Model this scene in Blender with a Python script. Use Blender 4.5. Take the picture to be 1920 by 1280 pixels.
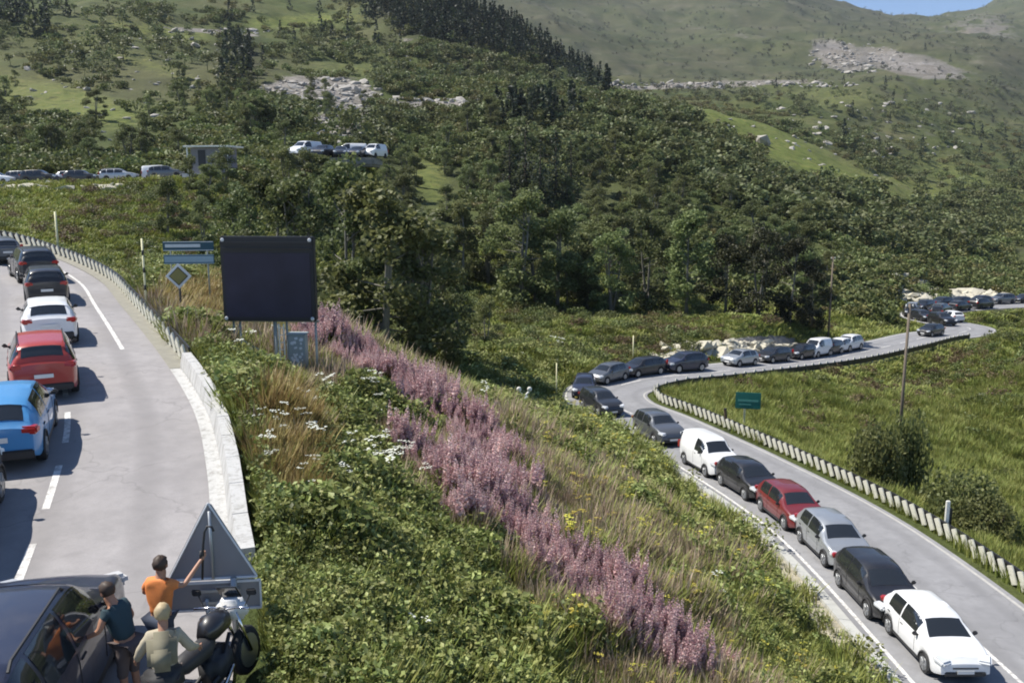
import bpy, bmesh, math, random
import numpy as np
from mathutils import Vector, Matrix, Euler, Quaternion

for _o in list(bpy.data.objects):
    bpy.data.objects.remove(_o, do_unlink=True)
scene = bpy.context.scene
col = scene.collection
R = math.radians
random.seed(7)
rng = np.random.default_rng(7)

# ------------------------------------------------------------------ camera
CAM_H, PITCH, F = 6.5, R(10.0), 1663.0          # metres above the upper road, tilt, focal length in photo pixels
cd = bpy.data.cameras.new('camera')
cd.sensor_width = 36.0
cd.lens = 36.0 * F / 1920.0
cd.clip_start, cd.clip_end = 0.1, 12000
cam = bpy.data.objects.new('camera', cd)
cam.location = (0, 0, CAM_H)
cam.rotation_euler = (math.pi / 2 - PITCH, 0, 0)
col.objects.link(cam)
scene.camera = cam

# ------------------------------------------------------------------ world, sun, exposure
SUN_DIR = Vector((-0.70, 0.10, 1.0)).normalized()     # towards the sun
world = bpy.data.worlds.new('World')
scene.world = world
world.use_nodes = True
wn = world.node_tree
wn.nodes.clear()
sky = wn.nodes.new('ShaderNodeTexSky')
sky.sky_type = 'NISHITA'
sky.sun_disc = False
sky.sun_elevation = math.asin(SUN_DIR.z)
sky.sun_rotation = math.atan2(SUN_DIR.x, SUN_DIR.y)
sky.altitude = 2600
sky.air_density = 1.0
sky.dust_density = 0.0
sky.ozone_density = 4.0
bg = wn.nodes.new('ShaderNodeBackground')
bg.inputs['Strength'].default_value = 0.105
wo = wn.nodes.new('ShaderNodeOutputWorld')
wn.links.new(sky.outputs[0], bg.inputs[0])
wn.links.new(bg.outputs[0], wo.inputs[0])
sl = bpy.data.lights.new('sun', 'SUN')
sl.energy = 4.9
sl.angle = R(0.5)
sl.color = (1.0, 0.945, 0.85)
sun = bpy.data.objects.new('sun', sl)
sun.rotation_euler = SUN_DIR.to_track_quat('Z', 'Y').to_euler()
sun.location = (-30, 10, 60)
col.objects.link(sun)
vs = scene.view_settings
vs.view_transform = 'Standard'
vs.look = 'None'
vs.gamma = 1.0
vs.exposure = 0.6
vs.use_curve_mapping = False
scene.render.engine = 'CYCLES'
scene.cycles.use_denoising = True
scene.cycles.filter_width = 1.9
scene.cycles.max_bounces = 5
scene.cycles.diffuse_bounces = 2
scene.cycles.glossy_bounces = 2
scene.cycles.transmission_bounces = 3
scene.cycles.volume_bounces = 0
scene.cycles.transparent_max_bounces = 6
scene.cycles.sample_clamp_indirect = 5.0

# ------------------------------------------------------------------ helpers
def tag(o, label=None, cat=None, group=None, kind=None):
    if label: o['label'] = label
    if cat: o['category'] = cat
    if group: o['group'] = group
    if kind: o['kind'] = kind
    return o

def empty(name, loc, rz=0.0, rot=None):
    o = bpy.data.objects.new(name, None)
    o.empty_display_size = 0.3
    o.location = loc
    o.rotation_euler = rot if rot is not None else (0, 0, rz)
    col.objects.link(o)
    return o

def link(name, me, parent=None, loc=None, rot=None):
    o = bpy.data.objects.new(name, me)
    col.objects.link(o)
    if parent is not None: o.parent = parent
    if loc is not None: o.location = loc
    if rot is not None: o.rotation_euler = rot
    return o

class MB:
    """collects verts and faces for one mesh"""
    def __init__(s): s.v, s.f, s.m = [], [], []
    def add(s, vs_, fs_, mi=0):
        n = len(s.v)
        s.v += [tuple(p) for p in vs_]
        s.f += [tuple(i + n for i in f) for f in fs_]
        s.m += [mi] * len(fs_)
        return s
    def box(s, c, d, mi=0, rot=None, bev=0.0):
        x, y, z = d[0] / 2, d[1] / 2, d[2] / 2
        if bev <= 0:
            P = [Vector((a * x, b * y, e * z)) for a in (-1, 1) for b in (-1, 1) for e in (-1, 1)]
            Fc = [(0, 1, 3, 2), (4, 6, 7, 5), (0, 4, 5, 1), (2, 3, 7, 6), (0, 2, 6, 4), (1, 5, 7, 3)]
        else:
            bm = bmesh.new()
            bmesh.ops.create_cube(bm, size=1.0)
            bmesh.ops.scale(bm, vec=(d[0], d[1], d[2]), verts=bm.verts)
            bmesh.ops.bevel(bm, geom=bm.edges[:], offset=bev, segments=2, affect='EDGES')
            bm.verts.index_update()
            P = [v.co.copy() for v in bm.verts]
            Fc = [tuple(v.index for v in f.verts) for f in bm.faces]
            bm.free()
        if rot is not None:
            M = rot if isinstance(rot, Matrix) else Euler(rot).to_matrix()
            P = [M @ p for p in P]
        c = Vector(c)
        return s.add([p + c for p in P], Fc, mi)
    def tube(s, pts, r, n=8, mi=0, cap=True):
        pts = [Vector(p) for p in pts]
        rs = r if isinstance(r, (list, tuple)) else [r] * len(pts)
        V, Fc = [], []
        up = Vector((0, 0, 1))
        for i, p in enumerate(pts):
            t = (pts[min(i + 1, len(pts) - 1)] - pts[max(i - 1, 0)])
            if t.length < 1e-9: t = Vector((0, 0, 1))
            t.normalize()
            a = t.cross(up)
            if a.length < 1e-3: a = t.cross(Vector((0, 1, 0)))
            a.normalize()
            b = t.cross(a)
            for k in range(n):
                w = 2 * math.pi * k / n
                V.append(p + (a * math.cos(w) + b * math.sin(w)) * rs[i])
        for i in range(len(pts) - 1):
            for k in range(n):
                k2 = (k + 1) % n
                Fc.append((i * n + k, i * n + k2, (i + 1) * n + k2, (i + 1) * n + k))
        if cap:
            Fc.append(tuple(range(n)))
            Fc.append(tuple((len(pts) - 1) * n + k for k in reversed(range(n))))
        return s.add(V, Fc, mi)
    def lathe(s, prof, n=16, mi=0, M=None):
        V, Fc = [], []
        for (r, z) in prof:
            for k in range(n):
                w = 2 * math.pi * k / n
                V.append(Vector((r * math.cos(w), r * math.sin(w), z)))
        for i in range(len(prof) - 1):
            for k in range(n):
                k2 = (k + 1) % n
                Fc.append((i * n + k, i * n + k2, (i + 1) * n + k2, (i + 1) * n + k))
        Fc.append(tuple(reversed(range(n))))
        Fc.append(tuple((len(prof) - 1) * n + k for k in range(n)))
        if M is not None: V = [M @ p for p in V]
        return s.add(V, Fc, mi)
    def mesh(s, name, mats, smooth=False, angle=None):
        me = bpy.data.meshes.new(name)
        me.from_pydata(s.v, [], s.f)
        for m in (mats if isinstance(mats, (list, tuple)) else [mats]):
            me.materials.append(m)
        me.polygons.foreach_set('material_index', s.m)
        bm = bmesh.new(); bm.from_mesh(me)
        bmesh.ops.recalc_face_normals(bm, faces=bm.faces[:])
        bm.to_mesh(me); bm.free()
        if smooth or angle:
            me.polygons.foreach_set('use_smooth', [True] * len(me.polygons))
            if angle: me.set_sharp_from_angle(angle=R(angle))
        me.update()
        return me
    def build(s, name, mats, parent=None, loc=None, rot=None, smooth=False, angle=None):
        return link(name, s.mesh(name, mats, smooth, angle), parent, loc, rot)

# ------------------------------------------------------------------ materials
class NT:
    def __init__(s, name):
        s.mat = bpy.data.materials.new(name)
        s.mat.use_nodes = True
        s.t = s.mat.node_tree
        s.t.nodes.clear()
        s.out = s.n('ShaderNodeOutputMaterial')
    def n(s, typ, **kw):
        nd = s.t.nodes.new(typ)
        for k, v in kw.items():
            if k in nd.inputs and not hasattr(nd, k): nd.inputs[k].default_value = v
            else:
                try: setattr(nd, k, v)
                except Exception: nd.inputs[k].default_value = v
        return nd
    def l(s, a, b): s.t.links.new(a, b)
    def noise(s, scale, detail=4, rough=0.6, coord=None, dist=0.0):
        nd = s.n('ShaderNodeTexNoise')
        nd.inputs['Scale'].default_value = scale
        nd.inputs['Detail'].default_value = detail
        nd.inputs['Roughness'].default_value = rough
        nd.inputs['Distortion'].default_value = dist
        if coord is not None: s.l(coord, nd.inputs['Vector'])
        return nd.outputs['Fac']
    def ramp(s, fac, stops, interp='LINEAR'):
        nd = s.n('ShaderNodeValToRGB')
        cr = nd.color_ramp
        cr.interpolation = interp
        while len(cr.elements) < len(stops): cr.elements.new(0.5)
        for e, (p, c) in zip(cr.elements, stops):
            e.position = p
            e.color = (c, c, c, 1) if isinstance(c, (int, float)) else (*c, 1)
        s.l(fac, nd.inputs[0])
        return nd.outputs[0]
    def mix(s, fac, a, b, mode='MIX'):
        nd = s.n('ShaderNodeMix', data_type='RGBA', blend_type=mode)
        for sock, val in ((nd.inputs[0], fac), (nd.inputs[6], a), (nd.inputs[7], b)):
            if hasattr(val, 'links'): s.l(val, sock)
            elif isinstance(val, (int, float)): sock.default_value = val if sock == nd.inputs[0] else (val, val, val, 1)
            else: sock.default_value = (*val, 1)
        return nd.outputs[2]
    def math(s, op, a, b=0.0, clamp=False):
        nd = s.n('ShaderNodeMath', operation=op, use_clamp=clamp)
        for i, v in enumerate((a, b)):
            if hasattr(v, 'links'): s.l(v, nd.inputs[i])
            else: nd.inputs[i].default_value = v
        return nd.outputs[0]
    def bsdf(s, color, rough=0.6, metal=0.0, spec=0.5, coat=0.0, bump=None, bstr=0.3, bdist=0.02):
        b = s.n('ShaderNodeBsdfPrincipled')
        for key, v in (('Base Color', color), ('Roughness', rough), ('Metallic', metal)):
            if hasattr(v, 'links'): s.l(v, b.inputs[key])
            elif isinstance(v, (int, float)): b.inputs[key].default_value = v
            else: b.inputs[key].default_value = (*v, 1)
        b.inputs['Specular IOR Level'].default_value = spec
        b.inputs['Coat Weight'].default_value = coat
        b.inputs['Coat Roughness'].default_value = 0.05
        if bump is not None:
            bp = s.n('ShaderNodeBump')
            bp.inputs['Strength'].default_value = bstr
            bp.inputs['Distance'].default_value = bdist
            s.l(bump, bp.inputs['Height'])
            s.l(bp.outputs[0], b.inputs['Normal'])
        s.l(b.outputs[0], s.out.inputs[0])
        return b
    def pos(s): return s.n('ShaderNodeNewGeometry').outputs['Position']
    def obj(s): return s.n('ShaderNodeTexCoord').outputs['Object']
    def attr(s, name, typ='GEOMETRY', out='Color'):
        nd = s.n('ShaderNodeAttribute', attribute_name=name, attribute_type=typ)
        return nd.outputs[out]

_mc = {}
def simple(name, color, rough=0.6, metal=0.0, spec=0.5, coat=0.0, wear=0.12, scale=6.0):
    """a plain surface with slight procedural unevenness"""
    if name in _mc: return _mc[name]
    t = NT(name)
    nz = t.noise(scale, 5, 0.65, t.obj())
    c = t.mix(nz, tuple(x * (1 - wear) for x in color), tuple(min(1, x * (1 + wear)) for x in color))
    rr = t.ramp(nz, [(0.3, max(0.02, rough - 0.06)), (0.7, min(1, rough + 0.08))])
    t.bsdf(c, rr, metal, spec, coat)
    _mc[name] = t.mat
    return t.mat

def foliage(name, c_dark, c_mid, c_light, rough=0.55, trans=0.28, nscale=0.35, inst=True):
    """leaves: colour varies by leaf, by clump and by plant"""
    if name in _mc: return _mc[name]
    t = NT(name)
    g = t.n('ShaderNodeNewGeometry')
    per = g.outputs['Random Per Island']
    nz = t.noise(nscale, 3, 0.5, g.outputs['Position'])
    f = t.math('ADD', t.math('MULTIPLY', per, 0.6), t.math('MULTIPLY', nz, 0.55), True)
    c = t.ramp(f, [(0.18, c_dark), (0.5, c_mid), (0.85, c_light)])
    oi = t.n('ShaderNodeObjectInfo')
    hs = t.n('ShaderNodeHueSaturation')
    t.l(c, hs.inputs['Color'])
    t.l(t.ramp(oi.outputs['Random'], [(0, 0.478), (1, 0.515)]), hs.inputs['Hue'])
    t.l(t.ramp(oi.outputs['Random'], [(0, 0.78), (0.5, 1.0), (1, 1.25)]), hs.inputs['Value'])
    c = hs.outputs[0]
    b = t.n('ShaderNodeBsdfPrincipled')
    t.l(c, b.inputs['Base Color'])
    b.inputs['Roughness'].default_value = rough
    b.inputs['Specular IOR Level'].default_value = 0.35
    tr = t.n('ShaderNodeBsdfTranslucent')
    t.l(c, tr.inputs[0])
    mx = t.n('ShaderNodeMixShader')
    mx.inputs[0].default_value = trans
    t.l(b.outputs[0], mx.inputs[1]); t.l(tr.outputs[0], mx.inputs[2])
    t.l(mx.outputs[0], t.out.inputs[0])
    _mc[name] = t.mat
    return t.mat

# ------------------------------------------------------------------ the lie of the land
CP, SP = math.cos(PITCH), math.sin(PITCH)
COLS = np.array([-300, 0, 200, 400, 600, 800, 1000, 1200, 1400, 1600, 1800, 1920, 2300], float)
UCOL = (COLS - 960) / F
# near rows: heights in metres (0 = upper road)
ZR = {
 3:  [0,0,0,0,-.1,-.3,-.6,-1.0,-1.5,-2,-2.5,-3,-4],
 8:  [0,0,0,0,-.3,-.9,-1.6,-2.4,-3.3,-4.2,-5,-5.5,-6.5],
 13: [.1,.1,.1,0,-.7,-1.5,-2.3,-3.1,-3.9,-4.7,-5.5,-5.9,-6.7],
 18: [.4,.4,.4,.3,-.7,-1.7,-2.7,-3.7,-4.7,-5.7,-6.4,-6.8,-6.8],
 24: [.6,.6,.6,.5,-.9,-2.2,-3.3,-4.5,-5.7,-6.8,-7,-7,-7.2],
 32: [.9,.9,.9,-.1,-.8,-2.4,-4,-5.6,-7,-7.2,-7.5,-7.8,-8.2],
 42: [1.3,1.3,1.1,-.6,-.9,-3.2,-5.4,-7.3,-8,-8.6,-9.2,-9.6,-10],
 55: [1.8,1.8,.6,-.9,-3,-6.5,-7.8,-8.3,-9.3,-10.2,-11,-11.5,-12],
 70: [2.8,2.6,.4,-1.2,-4.2,-7,-7.8,-8.2,-9,-10.2,-11,-9.3,-8.5],
}
# far rows: the photo row in which the ground stands at that distance
PR = {
 90:  [375,385,425,455,530,600,610,620,605,665,690,612,560],
 115: [340,342,343,350,390,520,530,560,550,600,632,650,640],
 150: [310,318,315,308,310,430,450,480,480,520,565,568,560],
 220: [230,240,240,240,240,310,320,350,370,420,490,510,500],
 300: [150,160,170,190,200,220,200,205,265,330,420,440,430],
 420: [50,60,60,90,110,130,165,185,240,320,380,390,380],
 600: [-30,-20,-30,-10,20,-14,85,180,215,250,310,330,320],
 900: [-110,-100,-110,-110,-90,10,130,165,168,165,200,225,220],
 1300:[-130,-120,-110,-100,-60,20,90,130,135,120,130,160,160],
 1800:[-140,-130,-120,-110,-90,-40,20,70,80,75,75,90,80],
 2500:[-150,-140,-130,-130,-130,-120,-60,-30,-18,24,42,60,60],
 3500:[-100,-90,-80,-80,-70,-60,0,20,30,40,18,-45,-80],
 5200:[100]*13,
}
YR = np.array(sorted(list(ZR) + list(PR)), float)
TAB = np.zeros((len(YR), len(COLS)))
for i, y in enumerate(YR):
    if int(y) in ZR: TAB[i] = (CAM_H - np.array(ZR[int(y)])) / y
    else: TAB[i] = np.tan(np.arctan((np.array(PR[int(y)], float) - 640) / F) + PITCH)
LY = np.log(YR)

def _cub(xs, F_, x, axis0=True):
    """Catmull-Rom style (monotone-limited tangents) interpolation along axis 0 of F_ for every x"""
    i = np.clip(np.searchsorted(xs, x) - 1, 0, len(xs) - 2)
    return i

def _tangents(xs, A):
    d = (A[1:] - A[:-1]) / (xs[1:] - xs[:-1])[:, None]
    m = np.zeros_like(A)
    m[1:-1] = np.where(d[1:] * d[:-1] > 0, 2 * d[1:] * d[:-1] / (d[1:] + d[:-1] + 1e-12 * np.sign(d[1:])), 0)
    m[0], m[-1] = d[0], d[-1]
    return m
_DY = _tangents(LY, TAB)                      # d/dlogY at nodes
_DX = _tangents(UCOL, TAB.T).T                # d/du at nodes (rows x cols)
_DXY = _tangents(UCOL, _DY.T).T

def base_height(x, y):
    x = np.asarray(x, float); y = np.asarray(y, float)
    yy = np.clip(y, YR[0], YR[-1])
    u = np.clip(x / np.maximum(y, 0.5), UCOL[0], UCOL[-1])
    ly = np.log(yy)
    i = np.clip(np.searchsorted(LY, ly) - 1, 0, len(LY) - 2)
    j = np.clip(np.searchsorted(UCOL, u) - 1, 0, len(UCOL) - 2)
    h = LY[i + 1] - LY[i]; k = UCOL[j + 1] - UCOL[j]
    s = (ly - LY[i]) / h; t = (u - UCOL[j]) / k
    def her(s): return 2*s**3-3*s**2+1, s**3-2*s**2+s, -2*s**3+3*s**2, s**3-s**2
    a0, a1, a2, a3 = her(s); b0, b1, b2, b3 = her(t)
    def rowv(jj): return a0*TAB[i, jj] + a1*h*_DY[i, jj] + a2*TAB[i+1, jj] + a3*h*_DY[i+1, jj]
    def rowd(jj): return a0*_DX[i, jj] + a1*h*_DXY[i, jj] + a2*_DX[i+1, jj] + a3*h*_DXY[i+1, jj]
    S = b0*rowv(j) + b1*k*rowd(j) + b2*rowv(j+1) + b3*k*rowd(j+1)
    return CAM_H - S * yy

# value noise for relief
_G = rng.random((256, 256))
def vnoise(x, y):
    xi = np.floor(x).astype(int); yi = np.floor(y).astype(int)
    fx = x - xi; fy = y - yi
    fx = fx*fx*(3-2*fx); fy = fy*fy*(3-2*fy)
    g = lambda a, b: _G[a & 255, b & 255]
    return (g(xi, yi)*(1-fx) + g(xi+1, yi)*fx)*(1-fy) + (g(xi, yi+1)*(1-fx) + g(xi+1, yi+1)*fx)*fy
def fbm(x, y, o=4):
    s, a, r = 0, 1.0, 0
    for k in range(o):
        s = s + a * (vnoise(x * 2**k + 17.3*k, y * 2**k + 5.1*k) - 0.5); a *= 0.5
    return s

# roads: polylines (x, y, z)
def spline(P, step=0.5):
    P = [Vector(p) for p in P]
    P = [P[0] * 2 - P[1]] + P + [P[-1] * 2 - P[-2]]
    out = []
    for i in range(1, len(P) - 2):
        n = max(2, int((P[i+1] - P[i]).length / step))
        for k in range(n):
            t = k / n
            a, b, c, d = P[i-1], P[i], P[i+1], P[i+2]
            out.append(0.5 * ((2*b) + (c-a)*t + (2*a-5*b+4*c-d)*t*t + (3*b-a-3*c+d)*t**3))
    out.append(P[-2])
    return np.array([tuple(p) for p in out])

def offset_line(L, d):
    """shift a line sideways (positive = right of its direction)"""
    T = np.gradient(L[:, :2], axis=0)
    T /= np.linalg.norm(T, axis=1)[:, None]
    O = L.copy()
    O[:, 0] += T[:, 1] * d; O[:, 1] -= T[:, 0] * d
    return O

BARRIER_UP = spline([(-2.7,2,0),(-2.9,7,0),(-3.35,11.0,0),(-4.72,14.8,.15),(-6.2,18.9,.4),(-8.1,23.4,.6),(-11.3,29.4,.9),(-17.1,39.8,1.15),(-22.3,48.7,1.45),(-29.6,58,1.95),(-37.8,65.8,2.6),(-50,73,3.3),(-70,82,4.2),(-95,92,5.0)])
UPPER = offset_line(BARRIER_UP, -7.4)            # its centre; 14 m wide
UP_HALF = 7.0
LOWER = spline([(13.5,8,-6.5),(13.7,14,-6.7),(13.8,22,-6.9),(13.4,34,-7.3),(11.5,44,-7.75),(9.0,54,-8.3),(6.9,60,-8.5),(7.3,65.2,-8.65),(11.2,69.6,-8.75),(17.5,73.6,-9.05),(30.5,85,-10.2),(41,95.3,-10.8),(49,103.5,-11.2),(55.4,108.2,-11.45),(59.0,113.2,-11.7),(59.0,119.2,-11.95),(58.8,125,-12.1),(62,131.2,-12.25),(69.5,137,-12.4),(83,143.5,-12.7),(112,152,-13.3),(140,156,-13.6)])
LO_HALF = 3.1
BACK = spline([(-120,118,5.6),(-92,117,6.2),(-67,116,6.6),(-48,118,7.2),(-36,122,7.9),(-28,125,8.6),(-24,128,9.2)], 1.0)
BACK_HALF = 3.4

def near_line(L, x, y):
    """distance and z of the nearest line point"""
    x = np.asarray(x, float).ravel(); y = np.asarray(y, float).ravel()
    best = np.full(x.shape, 1e9); zz = np.zeros(x.shape)
    for k in range(0, len(L), 1):
        d = (x - L[k, 0])**2 + (y - L[k, 1])**2
        m = d < best
        best[m] = d[m]; zz[m] = L[k, 2]
    return np.sqrt(best), zz

def height(x, y, noise=True):
    x = np.asarray(x, float); y = np.asarray(y, float)
    shp = np.broadcast(x, y).shape
    x = np.broadcast_to(x, shp).ravel(); y = np.broadcast_to(y, shp).ravel()
    z = base_height(x, y)
    if noise:
        amp = np.clip((y - 30) / 60, 0, 1)
        z = z + amp * (fbm(x / 9.0, y / 9.0, 4) * 1.1) + np.clip((y - 150) / 400, 0, 1) * (fbm(x / 70.0, y / 70.0, 5) * 14) \
              + np.clip((y - 700) / 1500, 0, 1) * fbm(x / 330.0, y / 330.0, 5) * 70 \
              + (fbm(x / 1.7, y / 1.7, 3) * 0.16)
    for L, hw, bl, lim in ((UPPER, UP_HALF + 0.35, 3.5, 110), (LOWER, LO_HALF + 0.3, 4.5, 190), (BACK, BACK_HALF + 0.3, 7.0, 180)):
        m = (y < lim) & (np.abs(x) < 150)
        if m.any():
            S = L[::2]
            d, zr = near_line(S, x[m], y[m])
            w = np.clip((d - hw) / bl, 0, 1); w = w*w*(3-2*w)
            zt = zr - 0.06 - 0.10 * np.clip((hw - 0.4 - d) / 1.0, 0, 1)
            z[m] = zt * (1 - w) + z[m] * w
    return z.reshape(shp)

def H(x, y): return float(height(np.array([x]), np.array([y]))[0])

def project(x, y, z):
    dx = x; fy = y * CP + (CAM_H - z) * SP; dn = (CAM_H - z) * CP - y * SP
    return 960 + F * dx / fy, 640 + F * dn / fy

def ray(px, py):
    a, b = (px - 960) / F, (py - 640) / F
    return a, CP - b * SP, -(b * CP + SP)          # x, y, z per unit of depth

def hit(px, py, tmin=8.0, tmax=5000.0):
    """ground point seen in direction (px, py) of the photo"""
    a, b, c = ray(px, py)
    t = tmin * np.exp(np.linspace(0, math.log(tmax / tmin), 1400))
    x, y, z = a * t, b * t, CAM_H + c * t
    g = height(x, y) - z
    k = np.argmax(g > 0) if (g > 0).any() else len(t) - 1
    t0, t1 = t[max(k - 1, 0)], t[k]
    f = abs(g[max(k-1, 0)]) / (abs(g[max(k-1, 0)]) + abs(g[k]) + 1e-9)
    tt = t0 + (t1 - t0) * f
    return Vector((a * tt, b * tt, CAM_H + c * tt))
# ------------------------------------------------------------------ ground
def spaced(a, b, n, dens):
    t = np.linspace(0, 1, n)
    return a + (b - a) * t
us = np.concatenate([np.linspace(-1.5, -0.66, 40, endpoint=False), np.linspace(-0.66, 0.66, 470), np.linspace(0.66, 1.4, 36)[1:]])
ys = np.exp(np.linspace(math.log(3.0), math.log(5200.0), 640))
UU, YY = np.meshgrid(us, ys)
XX = UU * YY
ZZ = height(XX, YY)
nr, nc = XX.shape
gm = bpy.data.meshes.new('ground')
gv = np.stack([XX, YY, ZZ], -1).reshape(-1, 3)
ii = np.arange(nr * nc).reshape(nr, nc)
quads = np.stack([ii[:-1, :-1], ii[:-1, 1:], ii[1:, 1:], ii[1:, :-1]], -1).reshape(-1, 4)
gm.vertices.add(len(gv)); gm.vertices.foreach_set('co', gv.ravel())
gm.loops.add(quads.size); gm.loops.foreach_set('vertex_index', quads.ravel())
gm.polygons.add(len(quads))
gm.polygons.foreach_set('loop_start', np.arange(0, quads.size, 4))
gm.polygons.foreach_set('use_smooth', np.ones(len(quads), bool))
gm.update(calc_edges=True)

# land cover: soft patches laid round ground points; R = dry or yellow-green grass, G = bare rock and gravel, B = dark scrub floor
def cover(defs, PX, PY, YD):
    out = np.zeros(PX.shape)
    for (cx, cy, rx, ry, ang, st, y0, y1) in defs:
        a = R(ang); dx, dy = PX - cx, PY - cy
        e = ((dx*math.cos(a) + dy*math.sin(a)) / rx)**2 + ((-dx*math.sin(a) + dy*math.cos(a)) / ry)**2
        out = np.maximum(out, st * np.exp(-e * 0.9) * ((YD > y0) & (YD < y1)))
    return out
PX, PY = project(XX, YY, ZZ)
YELLOW_GRASS = [(90,185,190,32,12,1,150,600),(560,40,180,14,-4,.7,200,900),(1000,60,120,40,40,.3,900,3000),(300,130,200,18,20,.5,150,600),(1480,275,290,34,27,1,140,520),(1330,190,110,20,20,1,140,500),(1660,350,150,26,12,.9,140,520),(1560,180,200,26,8,.5,300,1500),(1800,330,160,40,25,.5,200,1200),(1180,300,70,20,25,.7,140,400),(300,60,160,16,8,.6,200,900),
         (1480,610,230,30,4,1,50,140),(1700,770,300,90,15,.9,30,90),(1850,870,150,60,20,.9,20,90),(1850,640,90,70,0,.7,60,140),(380,620,120,70,35,.9,28,70),
         (170,400,180,40,0,.6,60,105),(960,470,90,28,15,1,90,160),(800,330,60,40,60,.7,120,250),(1180,380,200,60,0,.25,120,300),(1250,900,260,120,45,.8,18,50),(650,130,150,25,0,.4,200,600)]
ROCK = [(600,175,120,38,5,.9,200,600),(640,225,70,22,0,.9,120,400),(1575,105,60,28,20,1,1000,2400),(1700,120,120,22,12,1,1000,2400),(1300,160,300,7,-2,.8,400,1500),
        (1410,645,90,16,-5,1,55,120),(1680,510,90,26,28,1,80,160),(1790,550,110,18,12,1,90,170),(1060,760,30,16,30,.9,35,60),(400,60,110,4,5,.9,200,900),
        (1350,60,330,50,8,.35,1000,3000),(1840,60,120,60,0,.5,2000,5000),(1750,250,200,90,30,.35,300,1200),(820,195,280,8,0,.7,200,420),(760,75,30,8,0,.5,200,900)]
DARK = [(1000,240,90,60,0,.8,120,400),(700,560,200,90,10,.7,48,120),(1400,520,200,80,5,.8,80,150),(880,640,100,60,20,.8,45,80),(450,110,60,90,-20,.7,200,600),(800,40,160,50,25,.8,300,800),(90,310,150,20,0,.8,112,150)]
cz = np.stack([cover(YELLOW_GRASS, PX, PY, YY), cover(ROCK, PX, PY, YY), cover(DARK, PX, PY, YY), np.ones(PX.shape)], -1)
ca = gm.color_attributes.new('cover', 'FLOAT_COLOR', 'POINT')
ca.data.foreach_set('color', cz.reshape(-1).astype(np.float32))

t = NT('hillside')
P = t.pos()
n1 = t.noise(0.035, 8, 0.62, P)
n2 = t.noise(0.35, 6, 0.65, P)
n3 = t.noise(2.6, 5, 0.7, P)
n4 = t.noise(0.008, 6, 0.6, P)
n5 = t.noise(0.022, 11, 0.72, P)
grass = t.ramp(n1, [(0.25, (0.040, 0.056, 0.018)), (0.45, (0.068, 0.088, 0.026)), (0.6, (0.095, 0.110, 0.036)), (0.78, (0.13, 0.125, 0.055))])
dry = t.ramp(n2, [(0.3, (0.085, 0.125, 0.025)), (0.55, (0.150, 0.175, 0.044)), (0.75, (0.23, 0.21, 0.078))])
rock = t.ramp(n2, [(0.3, (0.10, 0.095, 0.09)), (0.5, (0.27, 0.25, 0.235)), (0.7, (0.42, 0.40, 0.37))])
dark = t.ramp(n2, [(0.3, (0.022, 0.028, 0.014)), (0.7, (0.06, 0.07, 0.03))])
sep = t.n('ShaderNodeSeparateColor'); t.l(t.attr('cover'), sep.inputs[0])
def brk(ch, nz, lo, hi):      # ragged edge: patch strength against noise
    return t.ramp(t.math('ADD', ch, t.math('MULTIPLY', t.math('SUBTRACT', nz, 0.5), 1.3)), [(lo, 0.0), (hi, 1.0)])
c = t.mix(brk(sep.outputs[0], n2, 0.28, 0.62), grass, dry)
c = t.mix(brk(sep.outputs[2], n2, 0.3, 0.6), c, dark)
c = t.mix(brk(sep.outputs[1], t.math('MULTIPLY', t.math('ADD', n3, t.math('MULTIPLY', n5, 3.0)), .25), 0.40, 0.47), c, t.mix(t.ramp(n5, [(.42, 0.0), (.6, .8)]), rock, (.16, .145, .12)))
sc_ = t.noise(0.16, 9, 0.78, P)
c = t.mix(t.ramp(sc_, [(0.56, 0.0), (0.62, 0.75)]), c, (0.022, 0.030, 0.014))       # low scrub
c = t.mix(t.ramp(t.noise(0.06, 9, 0.8, P), [(0.635, 0.0), (0.67, 0.7)]), c, (0.30, 0.28, 0.24))  # stones
c = t.mix(t.ramp(n4, [(0.46, 0.0), (0.66, 0.28)]), c, (0.15, 0.118, 0.085))
mp = t.n('ShaderNodeMapping'); mp.inputs['Scale'].default_value = (.012, .0016, .05); t.l(P, mp.inputs['Vector'])
gl = t.noise(1.0, 8, .62, mp.outputs[0], .8)
sx = t.n('ShaderNodeSeparateXYZ'); t.l(P, sx.inputs[0])
fm = t.ramp(t.math('MULTIPLY', sx.outputs[1], 1/3000), [(.2, 0.0), (.42, 1.0)])      # bare high slopes
mt = t.ramp(gl, [(.3, (.040, .047, .025)), (.45, (.068, .072, .038)), (.58, (.090, .085, .052)), (.72, (.14, .125, .098))])
mt = t.mix(t.ramp(n5, [(.40, .65), (.50, 0.0)]), mt, (.028, .034, .018))
mt = t.mix(t.ramp(n5, [(.60, 0.0), (.68, .6)]), mt, (.24, .22, .18))
c = t.mix(t.math('MULTIPLY', fm, t.math('SUBTRACT', .8, sep.outputs[1], True)), c, mt)
c = t.mix(t.ramp(n3, [(0.3, 0.35), (0.6, 0.0)]), c, (0.02, 0.022, 0.012))
t.bsdf(c, 0.9, bump=t.math('ADD', n2, t.math('MULTIPLY', n3, 0.4)), bstr=0.9, bdist=0.6, spec=0.15)
gm.materials.append(t.mat)
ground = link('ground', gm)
tag(ground, 'green and brown mountain slopes with rocks and scrub under everything', kind='structure')

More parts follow.
